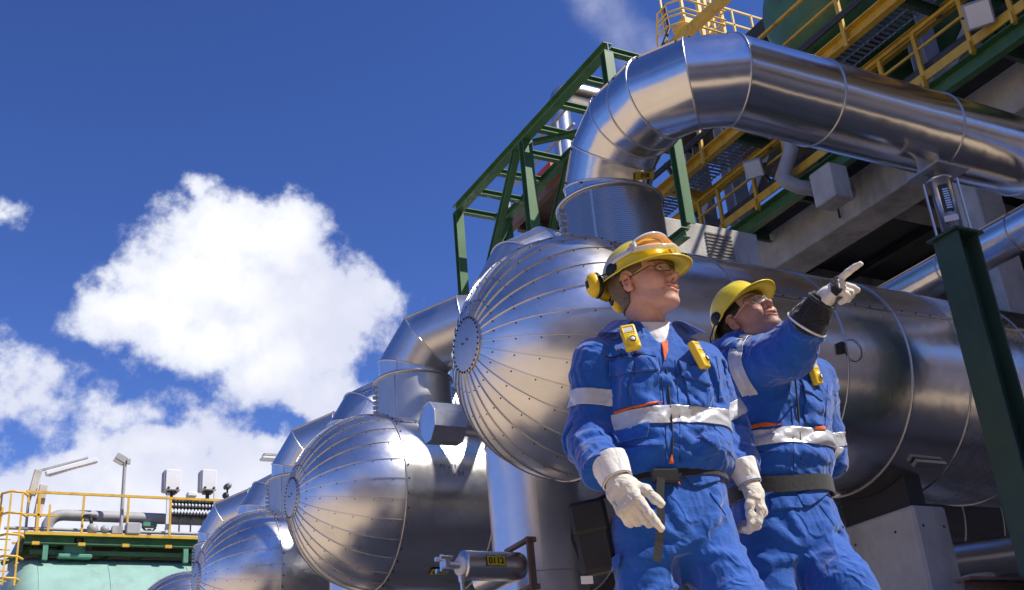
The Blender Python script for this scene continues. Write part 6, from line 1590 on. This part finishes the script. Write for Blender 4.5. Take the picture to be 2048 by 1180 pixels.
J2['strokes'] += rand_torso(J2['sec'], 55, 12, (-.15, .12), (zz(935), zz(890)), (-20, 35), (.06, .15), (.007, .012))+rand_torso(J2['sec'], 58, 9, (-.10, .12), (zz(845), zz(770)), (-60, 20), (.05, .12), (.005, .009))
jf2 = garment_jacket(J2)
V, Fc = surf(jf2, (-.42, -.52, 1.0), (.42, .32, 1.74), .0055); jk2 = mesh_obj('jacket', V, Fc, M['blue'], w2['root'])
zt2 = sc2(985, 1478, 1652, .1)[0]; cx2 = sc2(985, 1478, 1652, .1)[1]
kn = B2(1690, 1120, -.12); kr = B2(1545, 1180, -.02)
T2 = dict(sec=[(.86, cx2-.01, 0, .140, .11), (.95, cx2, 0, .178, .128), (zt2-.05, cx2, 0, .176, .124), (zt2+.01, cx2, 0, .160, .110), (zt2+.03, cx2, 0, .150, .104)],
          legs=[[(cx2-.09, 0, .93, .100), (kr[0]-.02, -.02, .66, .092), (kr[0]-.02, .02, .50, .084), (kr[0]-.02, .06, .10, .08)], [(cx2+.080, 0, .95, .104), (kn[0]-.035, -.13, kn[2]-.10, .094), (kn[0]+.01, -.20, .52, .088), (kn[0]+.05, -.12, .10, .08)]])
T2['strokes'] = leg_strokes(T2, 61, [(cx2, .89, cx2-.12, .95, .1), (cx2+.01, .88, cx2+.13, .97, .1), (cx2, .90, cx2-.06, 1.02, .1), (cx2+.02, .90, cx2+.10, 1.04, -.1), (cx2+.02, .87, cx2+.16, .90, .1)])
tf2 = garment_trousers(T2); V, Fc = surf(tf2, (cx2-.34, -.38, .06), (cx2+.46, .22, zt2+.05), .0065); tr2 = mesh_obj('trousers', V, Fc, M['blue'], w2['root'])
boots(w2, [(kr[0]-.02, .06, 0), (kn[0]+.05, -.12, .2)])
V2, F2 = surf(ib(None, None, [(.92, cx2, 0, .17, .12)]+J2['sec'][1:-2], T2['legs'], J2['arms']), (-.42, -.50, .05), (.46, .30, 1.70), .014)
Rh2 = hframe(w2, 32, 27, 12, 20); Hc2 = B2(1466, 648, -.04)-.93*(Rh2@np.array((-.012, -.082, -.005)))
nb2 = B2(1492, 700, .01)
P2 = dict(skin=(.47, .245, .175), neck=tuple(nb2), mouth=.0075, browcol=(.03, .02, .015), stubble=.45, hair=M['hair_dark'], gaze=(1, -.25, .35), wire=.0010, lens=(.028, .017), framemat=M['clear_frame'], hscale=.93,
          cups=[((-.125, -.085, -.045), (-.9, -.45, 0), 1.0)], hat_tilt=-.03, hat_off=(-.008, 0, .024))
_, hat2 = build_head(w2, Hc2, Rh2, P2, (V2, F2))
collar_part(w2, tuple(nb2+np.array([.005, .0, -.020])), .080, M['blue'], jf2, (40, 40), hb=.055, hf=.030, leaf=.075, tilt=.2)
aR2 = lambda C: (cap(C, s2R, e2R, .10) > 0); aL2 = lambda C: (cap(C, s2L, e2L, .078) > 0)
za, zb_ = B2(1570, 853, -.14)[2], B2(1570, 886, -.14)[2]
patch(jk2, [((0, 0, za), (0, 0, 1)), ((0, 0, zb_), (0, 0, -1))], lambda C, N: (np.abs(C[:, 2]-(za+zb_)/2) < .06) & aL2(C) & (cap(C, e2L, h2L, .08) > 0), .0025, M['reflective'], 'reflective_tape', w2['root'], .0015)
arm_tape(w2, jk2, s2R, e2R, .34, .050, 1); arm_tape(w2, jk2, s2L, e2L, .78, .05, 2)
fq = lambda pxs, off, m, name, **k: front_patch(w2, jk2, pxs, off, m, name, excl=lambda C: (cap(C, s2R, e2R, .088) > 0) & (cap(C, s2L, e2L, .064) > 0), **k)
fq([(1466, 822), (1490, 812), (1490, 854), (1470, 856)], .004, M['orange_cloth'], 'side_panel', label='orange side panel'); fq([(1499, 812), (1504, 808), (1506, 840), (1500, 846)], .005, M['orange_cloth'], 'orange_trim'); fq([(1500, 840), (1540, 840), (1570, 846), (1500, 849)], .005, M['orange_cloth'], 'orange_trim'); fq([(1630, 853), (1652, 852), (1652, 860), (1630, 860)], .005, M['orange_cloth'], 'orange_trim')
fq([(1600, 760), (1644, 782), (1646, 805), (1604, 785)], .0095, M['blue'], 'pocket_flap', thick=.004); fq([(1606, 785), (1648, 800), (1648, 850), (1610, 846)], .004, M['blue'], 'chest_pocket')
zq = [w2['hit'](jf2, px, py)+np.array([0, -.001, 0]) for px, py in ((1590, 760), (1594, 800), (1598, 840), (1600, 880), (1601, 920))]
mb = MB(); mb.tube(zq, .003, 8); mb.build('zip', M['webbing'], w2['root'])
zb2 = B2(1560, 966, -.12)[2]
ring_band(w2, 'belt', (cx2, -.002), .176, .130, zb2-.026, zb2+.026, M['webbing'], tilt=(.03, 0), thick=.006)
front_patch(w2, tr2, [(1592, 992), (1658, 968), (1664, 984), (1612, 1016), (1600, 1010)], .006, M['blue'], 'waist_flap', yp=-.12); front_patch(w2, tr2, [(1545, 995), (1600, 995), (1600, 1018), (1545, 1020)], .004, M['blue'], 'waist_flap', yp=-.12)
detector(w2, jf2, 1620, 748, -.25, 'yellow gas detector on the chest of the pointing worker', turn=.55, sc=.95)
# pointing glove
g3 = dict(bend=[(2, 8, 6), (70, 80, 45), (76, 80, 45), (78, 75, 40)], thumb=((.70, .15, -.75), (.85, -.35, -.40)))
d3 = B2(1699, 550, -.47)-B2(1650, 590, -.385); d3 /= np.linalg.norm(d3)
cb2 = np.array(h2R); fore = (np.array(h2R)-np.array(e2R)); fore /= np.linalg.norm(fore)
org3 = B2(1645, 600, -.40); Z3 = np.array((-.45, .25, .85))
gl3, A3, _ = build_glove(w2, org3, d3*.9+np.array([-.04, -.42, .08]), (-.50, -.62, .62), False, g3, cuff=False, sc=.88)
def cuffk(p):
    a = np.array(h2R)-fore*.03; b = org3; k = cap(p, a, b, .067, .038); d = np.abs(k)-.0025; ab = (b-a)/np.linalg.norm(b-a); return np.maximum(d-.002*0+folds(p, None, (20, 20, 20), .0012, 7), np.maximum((p-b)@ab-.012, (a-p)@ab-.012+.014*np.sin(6*np.arctan2((p-a)@np.cross(ab, (0, 0, 1.)), (p-a)@np.array((0, 0, 1.)))*.34)))
V, Fc = surf(cuffk, org3-.22, org3+.18, .0032); ck = mesh_obj('cuff', V, Fc, M['black_glove'], gl3)
a_ = np.array(h2R)-fore*.03; ab = (org3-a_)/np.linalg.norm(org3-a_); u_ = np.cross(ab, (0, 0, 1.)); u_ /= np.linalg.norm(u_); v_ = np.cross(ab, u_)
mb = MB(); mb.ringbead([a_+ab*(-.006)+.0675*(u_*math.cos(t_)+v_*math.sin(t_)) for t_ in np.linspace(0, 2*math.pi, 40)[:-1]], .0042); mb.build('piping', M['white_cotton'], gl3)
mb = MB(); mb.ringbead([org3-ab*.004+.042*(u_*math.cos(t_)+v_*math.sin(t_)) for t_ in np.linspace(0, 2*math.pi, 40)[:-1]], .007); mb.build('wrist_band', M['black_glove'], gl3)
# black knuckle panel
kp = A3@np.array((.086, 0, .006))*.88+org3
def kpan(p):
    q = (p-org3)@A3/.88; return np.maximum(np.abs(glove_fn(g3)(q)-.0022)-.0016, np.maximum(np.abs(q[:, 0]-.082)-.016, np.maximum(np.abs(q[:, 1]+.004)-.046, -q[:, 2]-.01)))
V, Fc = surf(kpan, kp-.07, kp+.07, .0026); mesh_obj('knuckle_panel', V, Fc, M['black_glove'], gl3)
# left hand behind the back
build_glove(w2, np.array(h2L)+np.array([-.045, .01, .01]), (-.9, .15, -.2), (.1, .95, .2), True, g2, sc=.92)

def seam_line(ctx, fn, pxs, name='seam', m='seamline', r=.0014):
    P = []
    for i in range(len(pxs)-1):
        for k in range(5): P.append((pxs[i][0]+(pxs[i+1][0]-pxs[i][0])*k/5, pxs[i][1]+(pxs[i+1][1]-pxs[i][1])*k/5))
    P.append(pxs[-1]); Q = []
    for px, py in P:
        q = ctx['hit'](fn, px, py)
        if not Q or np.linalg.norm(q-Q[-1]) < .05: Q.append(q)
    if len(Q) > 2: mb = MB(); mb.tube(Q, r, 6); mb.build(name, M[m], ctx['root'])
for L_ in ([(1222, 672), (1214, 705), (1224, 750), (1231, 800)], [(1432, 712), (1439, 755), (1437, 805)], [(1318, 715), (1326, 780), (1332, 850), (1332, 930)], [(1350, 720), (1356, 790), (1360, 850), (1360, 925)], [(1240, 893), (1328, 890)], [(1262, 705), (1312, 712)], [(1240, 705), (1244, 718)], [(1146, 705), (1160, 735), (1152, 775)]): seam_line(w1, jf1, L_)
for L_ in ([(1218, 1010), (1222, 1080), (1218, 1170)], [(1420, 985), (1452, 1030)]): seam_line(w1, tf1, L_)
for L_ in ([(1578, 770), (1586, 850), (1588, 945)], [(1500, 905), (1560, 902)], [(1655, 770), (1650, 850)]): seam_line(w2, jf2, L_)
for L_ in ([(1640, 1010), (1668, 1050)],): seam_line(w2, tf2, L_)
# name strip over the pocket
qn = w1['hit'](jf1, 1236, 699); nn = grad(jf1, qn, .02); exn = np.cross((0, 0, 1.0), nn); exn /= np.linalg.norm(exn); eyn = np.cross(nn, exn)
mb = MB(); put_text(mb, "W", .017, qn+nn*.004, exn, eyn, 0, .0006); mb.build('name_letter', M['white'], w1['root'])
